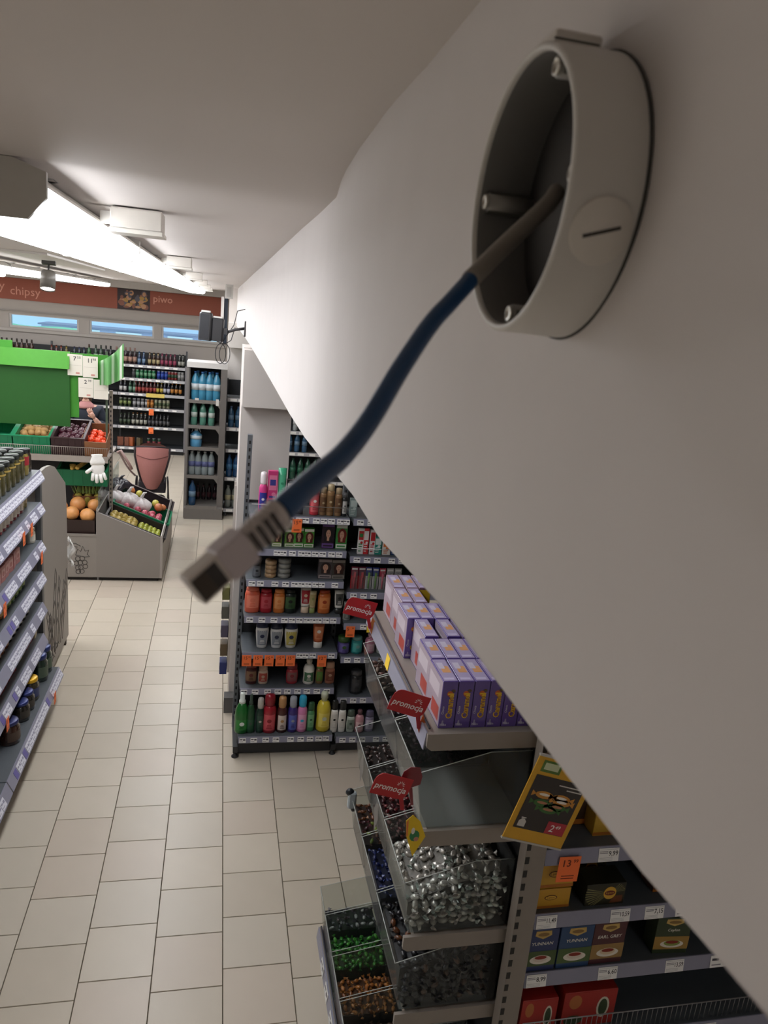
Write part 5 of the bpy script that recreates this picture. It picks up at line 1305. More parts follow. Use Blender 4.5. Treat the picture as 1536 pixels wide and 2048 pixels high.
def fruit(name, label, group, mesh, pts, cat, rs=1.0, sp=.12):
    r_ = random.Random(len(pts) * 7 + len(label))
    for p in pts:
        o = link(name, mesh, None, p, (r_.uniform(0, 6), r_.uniform(-.6, .6), r_.uniform(0, 6)))
        k = rs * r_.uniform(1 - sp, 1 + sp); o.scale = (k, k, k * r_.uniform(.9, 1.05))
        tag(o, label, cat, group)
def blob(r, col, sq=(1, 1, 1), stem=None, rough=.35, bump=0.0, dent=.0):
    mb = MB(); n = 14; prof = []
    for j in range(9):
        a = math.pi * j / 8
        rr = math.sin(a) * r; z = -math.cos(a) * r
        if dent and j in (0, 8): z *= 1 - dent
        prof.append((max(rr, 1e-6), z))
    mb.lathe(prof, n, M=Matrix.Diagonal((sq[0], sq[1], sq[2], 1)))
    ms = [mat(col, rough, var=.18, scale=30, coat=.15)]
    if stem: mb.cyl((0, 0, r * sq[2] * (1 - dent) * .9), (.004, 0, r * sq[2] + .012), .003, 5, 1); ms.append(mat(stem, .7))
    return mb.mesh('fruit', ms)
tilt = (math.radians(14), 0, 0)
UPZ = 1.325
crate('vegetable_crate', 'empty green plastic crate at the left end of the wire shelf', (-2.24, 8.13, UPZ), .42, .50, .19, '157a52', tilt)
crate('vegetable_crate', 'green plastic crate of potatoes on the wire shelf', (-1.92, 8.13, UPZ), .40, .50, .19, '177f55', tilt) if False else None
crate('vegetable_crate', 'green plastic crate of potatoes on the wire shelf', (-1.845, 8.13, UPZ), .345, .50, .19, '177f55', tilt)
crate('vegetable_crate', 'dark plastic crate of red onions on the wire shelf', (-1.50, 8.13, UPZ), .32, .50, .19, '3a2528', tilt)
crate('cardboard_box', 'brown cardboard box of tomatoes on the wire shelf', (-1.255, 8.13, UPZ), .255, .50, .17, '8a5c3c', tilt, wall=.006, rim=False)
def heap_pts(cx, w, y0, d, z, nx, ny, step, tiltk=.25, layers=1, jr=.25, seed=1):
    r_ = random.Random(seed); P = []
    for l in range(layers):
        for i in range(nx - l):
            for j in range(ny - l):
                x = cx - w / 2 + w * (i + .5 + l * .5) / nx; y = y0 + d * (j + .5 + l * .5) / ny
                P.append((x + r_.uniform(-1, 1) * step * jr, y + r_.uniform(-1, 1) * step * jr, z + tiltk * (y - y0) + l * step * .75 + r_.uniform(-.01, .01)))
    return P
fruit('potato', 'brown potato in the green crate on the wire shelf', 'potatoes', blob(.036, 'a8824e', (1.25, .95, .9), rough=.7), heap_pts(-1.845, .30, 8.16, .40, UPZ + .14, 5, 6, .06, layers=2, seed=3), 'potato')
fruit('red_onion', 'dark red onion in the dark crate on the wire shelf', 'red onions', blob(.034, '4a1c2c', (1, 1, .95), '6a4a3c'), heap_pts(-1.50, .28, 8.16, .40, UPZ + .12, 5, 6, .055, layers=2, seed=4), 'onion')
fruit('tomato', 'orange red tomato in the cardboard box', 'tomatoes', blob(.034, 'e04a26', (1.05, 1.05, .88), '3c5a2c', .22, dent=.12), heap_pts(-1.257, .20, 8.17, .36, UPZ + .10, 3, 5, .05, layers=2, seed=5), 'tomato', sp=.05)
# lower tier
crate('produce_carton', 'dark printed carton of melons on the grey counter', (-1.375, 8.03, .503), .29, .38, .17, '2c1a18', (math.radians(8), 0, 0), wall=.008, rim=False)
fruit('melon', 'orange melon in the dark carton on the counter', 'melons', blob(.075, 'dc9a5c', (1, 1, 1.0), None, .35), [(-1.47, 8.10, .72), (-1.315, 8.10, .70), (-1.275, 8.26, .77), (-1.44, 8.265, .775), (-1.60, 8.20, .755)], 'melon', sp=.08)
crate('produce_carton', 'brown open carton behind the orange melons', (-1.36, 8.42, .60), .30, .27, .24, '7a4a34', (math.radians(10), 0, 0), wall=.006, rim=False)
crate('vegetable_crate', 'green plastic crate under the hanging white glove', (-1.40, 8.34, .96), .50, .36, .17, '14734c', (math.radians(10), 0, 0))
pa = thing('pineapple_crown', 'spiky green pineapple tops behind the melons', 'pineapple', (-1.36, 8.44, .86))
mb = MB()
for k in range(46):
    a = 2.4 * k; l = .10 + .05 * (k % 4); ox = -.12 + .24 * ((k * 7) % 11) / 10; b = (ox + .02 * math.cos(a), -.03 + .02 * math.sin(a), 0)
    tip = (b[0] + .07 * math.cos(a), b[1] + .05 * math.sin(a), l); n_ = (-math.sin(a) * .008, math.cos(a) * .008, 0)
    mb.add([(b[0] - n_[0], b[1] - n_[1], 0), (b[0] + n_[0], b[1] + n_[1], 0), tip], [(0, 1, 2)])
mb.obj('leaves', mat('7a8a44', .6, var=.3), pa)
mb = MB()
for ox in (-.10, 0, .10): mb.ell((ox, -.02, -.075), (.05, .05, .085), 12, 8)
mb.obj('fruit_skin', mat('9a8a34', .6, var=.3, scale=80), pa)
fruit('banana', 'yellow banana hand in the green crate under the wire shelf', 'bananas', MB().tube(spline([(-.09, 0, .03), (-.05, 0, .0), (.0, 0, -.01), (.05, 0, .0), (.09, 0, .035)], 4), [.006] + [.019] * 15 + [.006], 8).mesh('fruit', mat('d8b45a', .5)), [(-1.47, 8.36, 1.16), (-1.43, 8.38, 1.17), (-1.50, 8.39, 1.165)], 'banana')

# plastic glove hanging on the shelf edge
t = thing('plastic_glove', 'white disposable plastic glove hanging from the wire shelf', 'glove', (-1.185, 7.99, 1.12), rot=(0, math.radians(-4), 0))
mb = MB()
mb.ell((0, 0, .12), (.066, .014, .085), 14, 9)
mb.lathe([(.07, 0), (.075, .03), (.062, .06), (.05, .085), (.058, .105), (.05, .11)], 16, sy=.22, c=(.0, 0, .155))
for (x0, z0, x1, z1, r) in ((-.055, .12, -.115, .075, .019), (-.05, .07, -.062, -.005, .017), (-.017, .055, -.02, -.03, .018), (.02, .055, .028, -.028, .018), (.05, .07, .07, .0, .016)):
    mb.tube([(x0, 0, z0), ((x0 + x1) / 2, -.004, (z0 + z1) / 2), (x1, 0, z1), (x1 + (x1 - x0) * .08, 0, z1 + (z1 - z0) * .1)], [r * .9, r, r * .95, r * .4], 10)
mb.obj('glove_film', mat('efedea', .35, var=.06, scale=40, bump=.3), t)

# green header board, price sheets and flag
t = thing('green_header', 'dark green header board with a lighter folded top above the produce', 'sign board', (0, 0, 0))
MB().box(-3.3, -1.512, 8.30, 8.325, 1.60, 2.21).obj('board', mat('215c1e', .6, var=.05), t)
MB().prism([(8.24, 2.20), (8.30, 2.37), (8.325, 2.37), (8.27, 2.20)], 'x', -3.3, -1.508).obj('top_fold', mat('4a9a2c', .6), t)
MB().box(-2.9, -2.05, 8.30, 8.32, 2.36, 2.44).obj('raised_tab', mat('4aa035', .6), t)
MB().box(-1.508, -1.14, 8.34, 8.355, 1.93, 2.36).box(-1.512, -1.43, 8.325, 8.35, 1.70, 2.2).obj('side_board', mat('3f8f2a', .6), t)
for k in (-3.2, -1.16): upright(t, k, 8.36, 2.4, .02, .02, mat('4c5a48', .5), 'post', slots=False, z0=1.33)
def sheet(x, z, w, h, text, sup, label):
    s = thing('price_sheet', label, 'price sheet', (x, 8.285, z), 0, 'price sheets on the green board')
    MB().box(-w / 2, w / 2, 0, .003, -h / 2, h / 2).obj('paper', mat('e6e0d4', .6, var=.02), s)
    mb = MB()
    mb.text(text, -w * .02, -.0008, h * .2, h * .2, 0, 'CENTER', .01); 
    if sup: mb.text(sup, w * .26, -.0008, h * .3, h * .12, 0, 'CENTER')
    mb.rect(-w * .42, w * .42, -.0006, -h * .02, -h * .01, 1); mb.rect(w * .05, w * .3, -.0006, -h * .42, -h * .34, 2)
    mb.obj('print', [mat('2a2a2a', .6), mat('bcb4a8', .6), mat('c98a80', .6)], s)
    return s
sheet(-1.455, 2.245, .145, .215, '7', '50', 'white price sheet marked 7, upper left of four')
sheet(-1.307, 2.235, .145, .215, '11', '98', 'white price sheet marked 11, upper right of four')
sheet(-1.352, 2.020, .145, .20, '2', '99', 'white price sheet marked 2, lower left of four')
sheet(-1.204, 2.010, .145, .20, '', None, 'white price sheet partly behind the green flag, lower right of four') if False else None
s = thing('price_sheet', 'white price sheet partly behind the wavy green flag, lower right of four', 'price sheet', (-1.204, 8.285, 2.01), 0, 'price sheets on the green board')
MB().box(-.0725, .0725, 0, .003, -.1, .1).obj('paper', mat('e6e0d4', .6, var=.02), s)
MB().rect(-.01, .03, -.0006, .05, .085, 0).rect(-.06, .06, -.0006, -.01, -.008, 1).obj('print', [mat('4a6a34', .6), mat('bcb4a8', .6)], s)
t = thing('wavy_flag', 'light green corrugated plastic sign with white edges above the tomatoes', 'sign', (-1.20, 8.26, 2.06))
def wf(u, v): return (-.01 + .24 * u, -.02 + .05 * math.sin(u * 12.5) - .05 * u, (.25 + .10 * u) * v + .10 * u * u + .012 * math.sin(v * 6))
MB().grid(wf, 24, 6).obj('film', mat('6fae6a', .35), t)
for u in (.04, .5, .86):
    mb = MB(); mb.grid(lambda a, v, u=u: tuple(Vector(wf(u + a * .09, v)) + Vector((0, -.003, 0))), 3, 6); mb.obj('white_edge', mat('dfead8', .4), t)

# sloping end unit
t = thing('produce_end_unit', 'grey sloping produce bin unit standing at the aisle', 'produce bin', (0, 0, 0))
YE = 9.62
ep = mat('857e79', .5, var=.03, scale=4)
SP = [(-1.2, .045), (-.565, .045), (-.565, .505), (-1.2, .765)]
MB().prism(SP, 'y', 8.0, 8.025).obj('side_panel', ep, t)
MB().prism(SP, 'y', YE, YE + .025).obj('side_panel', ep, t)
MB().box(-.565, -.54, 8.0, YE + .025, .045, .505).obj('front_panel', mat('9a928d', .5, var=.03), t)
MB().box(-1.215, -1.2, 8.0, YE + .025, .045, .80).obj('rear_panel', ep, t)
MB().box(-1.19, -.58, 8.03, YE, 0, .045).obj('kick_plate', mat('1d1817', .7), t)
MB().prism([(-1.2, .60), (-.565, .34), (-.565, .32), (-1.2, .58)], 'y', 8.025, YE).obj('sloping_tray', mat('6b6663', .5), t)
mb = MB(); mb.tube([(-1.2, 8.0, .78), (-1.2, YE, .80)], .012, 8); mb.tube([(-.555, 8.0, .515), (-.555, YE, .515)], .010, 8); mb.obj('edge_rail', mat('b4aea8', .35, .4), t)
MB().prism([(-1.2, .80), (-1.2, .98), (-1.19, .98), (-1.19, .80)], 'y', 8.03, YE).obj('clear_screen', clear('e6ecea', .07), t)
sl = math.atan2(.26, .635)
def slope_z(x): return .61 - (x + 1.2) * .41
def tray_crate(label, y0, d, h, col):
    c = thing('produce_crate', label, 'crate', (-1.18, y0, slope_z(-1.18)), 0, None, (0, sl, 0))
    L = .66; m = mat(col, .45); wl = .012
    MB().box(0, L, 0, d, 0, .01).obj('base', m, c)
    for yy in (0, d - wl): MB().box(0, L, yy, yy + wl, .01, h).box(-.004, L + .004, yy - .005, yy + wl + .005, h, h + .012).obj('wall', m, c)
    for xx in (0, L - wl): MB().box(xx, xx + wl, wl, d - wl, .01, h).box(xx - .004, xx + wl + .004, wl, d - wl, h, h + .012).obj('wall', m, c)
tray_crate('black crate of pears and limes in the sloping unit', 8.05, .46, .13, '241c1c')
tray_crate('green crate of bagged apples in the sloping unit', 8.53, .56, .15, '12724c')
tray_crate('dark crate at the far end of the sloping unit', 9.11, .48, .14, '2a2024')
def on_slope(pts, dz): return [(x, y, slope_z(x) + dz) for x, y in pts]
rp = random.Random(9)
pear = MB().lathe([(1e-6, -.036), (.022, -.033), (.034, -.018), (.034, .0), (.024, .022), (.015, .04), (.008, .05), (1e-6, .052)], 12).cyl((0, 0, .05), (.004, 0, .066), .002, 5, 1).mesh('fruit', [mat('a8924a', .4, var=.2), mat('4a3a24', .7)])
fruit('pear', 'yellow brown pear in the black crate', 'pears', pear, on_slope([(-1.08 + .052 * i, 8.14 + .075 * j + rp.uniform(-.015, .015)) for i in range(5) for j in range(5)], .075), 'pear', 1.1)
fruit('lime', 'pale green lime in the black crate', 'limes', blob(.028, '9aa03c', (1, 1, 1.15), rough=.25), on_slope([(-.80 + .045 * i, 8.12 + .065 * j + rp.uniform(-.012, .012)) for i in range(5) for j in range(6)], .07), 'lime')
apple = blob(.038, 'c0586a', (1.05, 1.05, .92), '4a3a24', .25, dent=.15)
fruit('pink_apple', 'pink red apple in the green crate', 'pink apples', apple, on_slope([(-1.10 + .075 * i, 8.59 + .085 * j + rp.uniform(-.015, .015)) for i in range(7) for j in range(5)], .10), 'apple')
fruit('pink_apple', 'pink apple lying on top of the bagged apples', 'upper pink apples', apple, on_slope([(-.86, 8.64), (-.78, 8.60), (-.72, 8.66), (-.70, 8.60), (-.98, 8.60)], .165), 'apple')
fruit('yellow_apple', 'yellow green apple on the far side of the bags', 'yellow apples', blob(.042, 'c8c05a', (1.05, 1.05, .92), '4a3a24', .25, dent=.15), on_slope([(-.90, 9.16), (-.70, 9.05)], .20), 'apple')
fruit('orange_fruit', 'orange brown fruit behind the apple bags', 'orange fruit', blob(.045, 'c0764a', (1.05, 1.05, .95), None, .4), on_slope([(-1.07, 9.18), (-1.0, 9.20), (-.66, 8.98), (-.62, 9.04)], .19), 'fruit')
for i, (x, y, s) in enumerate(((-1.12, 8.72, 1.0), (-.98, 8.78, 1.15), (-.84, 8.80, 1.1))):
    b = thing('apple_bag', ['clear plastic bag of apples beside the black bag', 'white plastic bag of apples in the middle of the green crate', 'white plastic bag of apples nearest the aisle'][i], 'bag', (x, y, slope_z(x) + .14))
    def bf(u, v, s=s, i=i):
        a = 2 * PI * u; r = (.085 * math.sin(PI * min(v * 1.15, 1)) ** .6 + .012) * s * (1 + .16 * math.sin(5 * a + i) * (.4 + v))
        return (r * math.cos(a), r * math.sin(a) * .9, -.04 + .17 * v * s + .012 * math.sin(3 * a))
    MB().grid(bf, 22, 9).obj('bag_film', mat('dcd6d6', .22, var=.12, scale=40, bump=.6), b)
    MB().tube([(0, 0, .12 * s), (.03, .01, .17 * s), (.06, -.01, .18 * s)], [.02, .014, .004], 8).obj('twisted_top', mat('e6e2e2', .3), b)
b = thing('black_bag', 'crumpled black plastic bag at the top of the green crate', 'bag', (-1.10, 9.02, slope_z(-1.10) + .22))
def kb(u, v):
    a = 2 * PI * u; r = .12 * math.sin(PI * v) ** .6 * (1 + .2 * math.sin(4 * a + 3 * v))
    return (r * math.cos(a), r * math.sin(a), -.06 + .17 * v + .02 * math.sin(5 * a))
MB().grid(kb, 18, 9).obj('bag_film', mat('25222a', .25, bump=.5), b)
MB().tube([(0, 0, .1), (.02, 0, .14), (.05, .02, .15)], [.02, .014, .004], 8).obj('knot', mat('2c2a30', .3), b)
# ------------------------------------------------------------------ drinks wall at the back
def shade(c, k=.8):
    return ''.join('%02x' % int(int(c[i:i + 2], 16) * k) for i in (0, 2, 4))
def bottle_mesh(kind, glass, lab, cap):
    glass, lab, cap = shade(glass), shade(lab, .86), shade(cap)
    mb = MB()
    if kind == 'beer':
        mb.lathe([(0, 0), (.029, 0), (.031, .006), (.031, .145), (.026, .17), (.0145, .20), (.0135, .235)], 10, 0)
        mb.lathe([(.0315, .04), (.0315, .115)], 10, 1); mb.lathe([(.0148, .195), (.0142, .222)], 10, 1)
        mb.lathe([(.015, .235), (.015, .246), (0, .247)], 10, 2)
    elif kind == 'wine':
        mb.lathe([(0, 0), (.036, 0), (.038, .006), (.038, .18), (.032, .205), (.015, .235), (.014, .29)], 10, 0)
        mb.lathe([(.0385, .05), (.0385, .14)], 10, 1); mb.lathe([(.0155, .25), (.0155, .305), (0, .306)], 10, 2)
    elif kind == 'can':
        mb.lathe([(0, 0), (.025, 0), (.032, .01), (.032, .155), (.028, .166), (0, .166)], 10, mis=[2, 2, 0, 2, 2])
        mb.lathe([(.0325, .05), (.0325, .11)], 10, 1)
    elif kind == 'pet':
        mb.lathe([(0, 0), (.04, 0), (.045, .012), (.045, .09), (.042, .1), (.045, .11), (.045, .20), (.038, .245), (.016, .29), (.015, .30)], 12, 0)
        mb.lathe([(.0456, .115), (.0456, .185)], 12, 1); mb.lathe([(.018, .298), (.018, .318), (0, .319)], 12, 2)
    elif kind == 'pack':
        mb.bbox(-.055, .055, -.04, .04, 0, .17, .004, 0); mb.rect(-.05, .05, -.0406, .05, .12, 1); mb.rect(-.05, .05, -.0407, .13, .15, 2)
    return mb.mesh(kind + '_bottle', [mat(glass, .15, coat=.4), mat(lab, .5), mat(cap, .4)])
BR = thing('drinks_shelving', 'long dark shelving unit of beer and bottles on the back wall', 'shelving', (-4.4, 15.15, 0))
BLn = 3.74
BZ = [1.71, 1.455, 1.17, .895, .535, .13]
wr = mat('d8d6d2', .4)
for i, z in enumerate(BZ):
    for k in range(3):
        a = BLn * k / 3
        tg = [(a + .1 + .16 * j, 'f4f2ee', None, .08, .03) for j in range(7)]
        if k == 2 and i == 2: tg = [(a + .1 + .16 * j, 'f4f2ee', None, .08, .03) for j in range(3)] + [(BLn - .55, 'd8c060', None, .34, .075)]
        if k == 2 and i in (3, 4): tg.append((BLn - .62, 'orange', None, .09, .12))
        deck(BR, a + .004, a + BLn / 3 - .004, 0 if i < 5 else -.06, .42, z, tg, rail=.05, deckmat=mat('34373a', .5), railmat=mat('a9a9ad', .4))
for k in range(4): upright(BR, BLn * k / 3, .43, 2.0, .03, .05, slots=False)
MB().box(BLn - .004, BLn + .03, -.02, .46, .05, 1.74).obj('end_panel', mat('77757a', .5), BR)
MB().box(0, BLn, .46, .48, .05, 1.92).obj('back_panel', mat('2c2e30', .6), BR)
MB().box(0, BLn, -.03, -.01, .0, .08).obj('kick_plate', mat('1c1c1e', .7), BR)
DR = [('top', 0), ('second', 1), ('third', 2), ('fourth', 3), ('fifth', 4), ('bottom', 5)]
def run(level, x0, x1, pitch, mesh, name, desc, cat='bottle', y=.07):
    z = BZ[level]; x = x0
    lab = desc + ' on the ' + DR[level][0] + ' shelf of the drinks wall'
    while x < x1:
        tag(link(name, mesh, None, (x, 15.15 + y + random.uniform(-.006, .006), z + .0006), (0, 0, random.uniform(0, 6))), lab, cat, 'drinks on the ' + DR[level][0] + ' back shelf'); x += pitch
B = bottle_mesh
run(0, -4.35, -3.98, .078, B('wine', '2c2438', '5a4a6a', '3a2c4a'), 'wine_bottle', 'plum coloured bottle')
run(0, -3.93, -3.42, .085, B('wine', '4a2c20', '9a5a44', '2a1c18'), 'wine_bottle', 'brown bottle with an orange label')
run(0, -3.08, -2.86, .085, B('beer', '4a1c1c', 'a85a3c', '6a1c1c'), 'beer_bottle', 'dark red bottle')
run(0, -2.82, -2.74, .085, B('beer', '7a6a24', 'b09a3c', '5a5a2c'), 'beer_bottle', 'olive yellow bottle')
run(0, -2.68, -2.46, .085, B('beer', '1c2438', '3a4a70', '5a4a6a'), 'beer_bottle', 'navy blue bottle')
run(0, -2.42, -2.36, .085, B('wine', '2a7a2c', '5a9a3c', '4a2c1c'), 'liqueur_bottle', 'bright green bottle')
run(0, -2.30, -2.18, .09, B('wine', '3a5a44', 'b8c8b8', '26342c'), 'liqueur_bottle', 'pale green bottle')
run(0, -2.12, -1.96, .085, B('wine', '1c1c20', '3a3a40', '202024'), 'wine_bottle', 'black bottle')
run(0, -1.93, -1.55, .082, B('wine', '3a2228', 'c09a8a', 'b08a80'), 'wine_bottle', 'dark bottle with a rose label')
run(0, -1.52, -1.36, .082, B('beer', '22406a', '8aa8c8', '2a4a78'), 'beer_bottle', 'steel blue bottle')
run(0, -1.33, -1.12, .078, B('beer', '4a2c1c', 'c8b88a', '8a5a2c'), 'beer_bottle', 'amber bottle with a cream label')
run(0, -1.10, -.86, .078, B('beer', '5a2c38', 'b04a6a', 'a05a70'), 'beer_bottle', 'rose red bottle')
run(0, -.835 + .06, -.68, .062, B('beer', '1e2220', 'b8b8b0', '26262a'), 'beer_bottle', 'black bottle with a grey label')
run(1, -1.62, -1.5, .07, B('can', '4a4a4e', '5a5a5e', 'a8a8a8'), 'beer_can', 'dark grey can', 'can')
run(1, -1.55, -1.18, .075, B('can', '1f7a4c', '7ab08a', 'b8c8bc'), 'beer_can', 'green can', 'can')
run(1, -1.16, -.98, .07, B('can', '2040a0', '3a5ac0', 'b8c0d0'), 'beer_can', 'bright blue can', 'can')
run(1, -.96, -.78, .06, B('can', '8a2c2c', '2c4a34', 'b8b8b8'), 'beer_can', 'dark red and green can', 'can')
run(1, -.775, -.68, .06, B('can', '8a8a8a', 'b0b0b0', 'c8c8c8'), 'beer_can', 'silver grey can', 'can')
run(2, -1.85, -1.72, .075, B('beer', '2a2a34', 'd8d8d8', '3a3a40'), 'beer_bottle', 'black bottle with a white letter label')
run(2, -1.68, -1.60, .075, B('beer', '1f4a34', '8ab09a', '2a5a3c'), 'beer_bottle', 'green bottle')
run(2, -1.58, -1.2, .07, B('beer', '4a1c1e', 'b04a44', '8a2c2c'), 'beer_bottle', 'wine red bottle')
run(2, -1.17, -1.06, .07, B('beer', '3a2c18', 'c8b04a', '8a7a2c'), 'beer_bottle', 'brown bottle with a yellow label')
run(2, -1.04, -.93, .07, B('beer', '1c2038', 'c8c8d8', '2c3a6a'), 'beer_bottle', 'midnight blue bottle')
run(2, -.90, -.74, .075, B('beer', '1c1a18', 'd08a3c', '2a2a2a'), 'beer_bottle', 'black bottle with an orange label')
run(3, -1.85, -1.62, .078, B('can', '3a4a2c', '8a9a5c', 'b8b8b0'), 'beer_can', 'olive green can', 'can')
run(3, -1.60, -1.36, .075, B('can', '6a6a6e', 'b8b8bc', 'c8c8c8'), 'beer_can', 'silver can', 'can')
run(3, -1.35, -1.22, .075, B('can', 'b8702c', 'd08a3c', 'c8b89a'), 'beer_can', 'orange can', 'can')
run(3, -1.20, -.94, .075, B('can', 'a8a88a', '4a5a3c', 'c8c8b8'), 'beer_can', 'cream and green can', 'can')
run(4, -1.85, -1.66, .075, B('beer', '1a201a', '4a5a44', '2a2c2a'), 'beer_bottle', 'dark green bottle')
run(4, -1.62, -1.34, .075, B('beer', '1e1c1a', 'b8b8ac', 'c8803c'), 'beer_bottle', 'white labelled bottle with orange neck')
run(4, -1.32, -.95, .07, B('beer', '1a1a1c', '5a5a5e', '2a2a2e'), 'beer_bottle', 'plain black bottle')
run(5, -1.86, -1.74, .12, B('pack', '9a5a44', 'c98a70', 'b06a50'), 'beer_pack', 'dusty red pack', 'pack')
run(5, -1.66, -1.58, .12, B('pack', 'c8683a', 'd89a60', 'e0a870'), 'beer_pack', 'orange pack', 'pack')
run(5, -1.50, -1.42, .12, B('pack', '6a5a3c', '8a7a5a', '9a8a60'), 'beer_pack', 'khaki pack', 'pack')
run(5, -1.33, -1.12, .1, B('can', '1f4a34', '8a2c34', '8a8a8a'), 'beer_can', 'green and red can', 'can')

# ------------------------------------------------------------------ grey water rack
t = thing('water_rack', 'tall grey metal rack of water bottles standing before the drinks wall', 'rack', (0, 10.6, 0))
rm = mat('6b6663', .45, var=.04); rl = mat('8f8b88', .45)
xa, xb = -.445, .095
WD = [(.185, -.04), (.62, 0), (1.02, 0), (1.325, 0), (1.675, 0)]
MB().box(xa, xa + .035, 0, .5, .0, 2.14).obj('left_post', mat('787472', .45), t)
MB().box(xb - .085, xb, -.01, .5, .0, 2.12).obj('right_post', rm, t)
MB().box(xa, xb, .47, .5, 0, 2.14).obj('back_panel', mat('3b3a3b', .5), t)
MB().box(xa + .035, xa + .05, .02, .47, .0, 2.14).obj('left_side', mat('55514f', .5), t)
MB().prism([(-.01, 2.12), (.5, 2.14), (.5, 2.19), (.02, 2.19)], 'x', xa, xb).obj('top_cover', mat('a5a19d', .5), t)
for i, (z, y0) in enumerate(WD):
    mb = MB(); mb.box(xa + .035, xb - .085, y0, .47, z - .025, z)
    mb.box(xa + .03, xb - .08, y0 - .012, y0, z - .035, z + .012)
    mb.prism([(xb - .085, z - .035), (xb - .085, z - .10), (xb - .135, z - .035)], 'y', -.008, .012)
    mb.obj('shelf', mat('77726e', .45), t)
MB().prism([(-.06, .0), (-.05, .16), (.0, .18), (.0, .0)], 'x', xa + .01, xb).obj('base_front', mat('6f6a66', .45), t)
MB().box(xa + .12, xa + .17, -.02, -.012, 1.68, 1.71).box(xb - .14, xb - .1, -.02, -.012, 1.62, 1.71).obj('price_tag', mat('cfcbc6', .5), t)
def wrun(xs, y, z, mesh, name, label, group, s=1.0, cat='water bottle'):
    for x in xs:
        o = tag(link(name, mesh, None, (x, y, z + .0006), (0, 0, random.uniform(0, 6))), label, cat, group); o.scale = (s, s, s)
pb = B('pet', '4aa0c8', 'd8e0e6', '2a6ab0'); pb2 = B('pet', '5ab0d0', 'e4e8ea', '3a7ac0'); pg = B('pet', '6aa894', 'd8e4dc', 'a8c8b8'); pj = B('pet', '4a8ab8', 'c8d8e0', 'e4e8ea'); pc = B('pet', 'a8b4b8', '6a72a8', 'd8dce0'); pd = B('pet', '2a5a8a', '7a9ab8', '1c3a6a')
wrun([-.328, -.233, -.138, -.043], 10.68, 1.675, pb, 'water_bottle', 'light blue water bottle in the front of the top compartment of the grey rack', 'water bottles in the grey rack', 1.22)
wrun([-.30, -.20, -.10], 10.80, 1.675, pb2, 'water_bottle', 'pale blue water bottle in the second line of the rack top compartment', 'water bottles in the grey rack', 1.22)
wrun([-.335, -.215, -.10], 10.70, 1.325, pg, 'water_bottle', 'pale green water bottle in the second compartment of the grey rack', 'water bottles in the grey rack', .98)
wrun([-.335, -.22, -.11], 10.83, 1.325, pg, 'water_bottle', 'green water bottle in the rear of the second rack compartment', 'water bottles in the grey rack', .98)
t5 = thing('water_jug', 'large blue water jug with a handle in the middle of the grey rack', 'water jug', (-.30, 10.72, 1.0206))
MB().lathe([(0, 0), (.075, 0), (.08, .01), (.08, .09), (.076, .1), (.08, .11), (.08, .17), (.03, .215), (.024, .225)], 16).obj('body', mat('5a9ac4', .15, coat=.5), t5)
MB().lathe([(.081, .11), (.081, .16)], 16).obj('label', mat('cfdce4', .4), t5); MB().lathe([(.026, .222), (.026, .245), (0, .246)], 12).tube([(-.06, 0, .2), (-.04, 0, .255), (.04, 0, .255), (.06, 0, .2)], .006, 6).obj('cap_and_handle', mat('dfe6ea', .3), t5)
wrun([-.35, -.26, -.17, -.08], 10.70, .62, pc, 'water_bottle', 'clear water bottle with a violet label in the fourth rack compartment', 'water bottles in the grey rack', 1.05)
wrun([-.34, -.25, -.16], 10.83, .62, pc, 'water_bottle', 'clear water bottle in the rear of the fourth rack compartment', 'water bottles in the grey rack', 1.05)
wrun([-.34, -.26, -.18, -.10, -.02], 11.0, .185, B('beer', '3a2c34', '6a3c44', '2a2a2e'), 'small_bottle', 'small dark bottle at the back of the lowest rack compartment', 'dark bottles in the grey rack', .95, 'bottle')
wrun([-.50, -.50], 10.78, .0, pd, 'water_bottle', 'dark blue water bottle on the floor left of the grey rack', 'floor bottles', .01) if False else None
wrun([-.33], 10.66, .185, pd, 'water_bottle', 'dark blue water bottle at the left of the lowest rack compartment', 'water bottles in the grey rack', 1.1)

# ------------------------------------------------------------------ water shelves beyond the pillar
t = thing('water_shelving', 'wall shelving of bottled water behind the white pillar', 'shelving', (.105, 10.8, 0))
WZ = [1.715, 1.30, .99, .575, .12]
for i, z in enumerate(WZ):
    for k in range(3):
        deck(t, .004 + k * .75, .746 + k * .75, 0 if i < 4 else -.05, .42, z, [(k * .75 + x, 'f2f0ec', None, .09, .034) for x in (.09, .2, .33, .5, .64)], rail=.05, deckmat=mat('5d6063', .5), railmat=mat('b9b7bc', .4))
for k in range(4): upright(t, k * .75, .42, 1.95, .03, .05, mat('54575b', .5), slots=False)
MB().box(0, 2.25, .47, .49, .05, 1.93).obj('back_panel', mat('36393d', .6), t)
for x in (.02, .74): MB().box(x, x + .03, -.04, .45, 0, .07).obj('foot', mat('2a2b2d', .5), t)
wb = B('pet', '3f6f98', '7a9ab8', '4a6a9a'); wb2 = B('pet', '2c5f96', '4a86b8', '3a5a8a'); wc = B('pet', '9aa09a', 'c8bf9a', '8a8a88'); wg = B('pet', '1f5a44', '2a6a50', '184a38'); wd = B('pet', '2c4a5a', '6a8a9a', '2a3a44')
G = 'bottles on the water shelving'
wrun([.17, .27, .37, .47], 10.87, 1.30, wb, 'water_bottle', 'grey blue water bottle on the second water shelf left of the pillar', G, .92)
wrun([.17, .27, .37, .47], 10.87, .575, wb2, 'water_bottle', 'deep blue water bottle on the fourth water shelf left of the pillar', G, 1.0)
wrun([.17, .27, .37, .47], 10.86, .12, wc, 'water_bottle', 'clear bottle with a cream label on the lowest water shelf', G, 1.0)
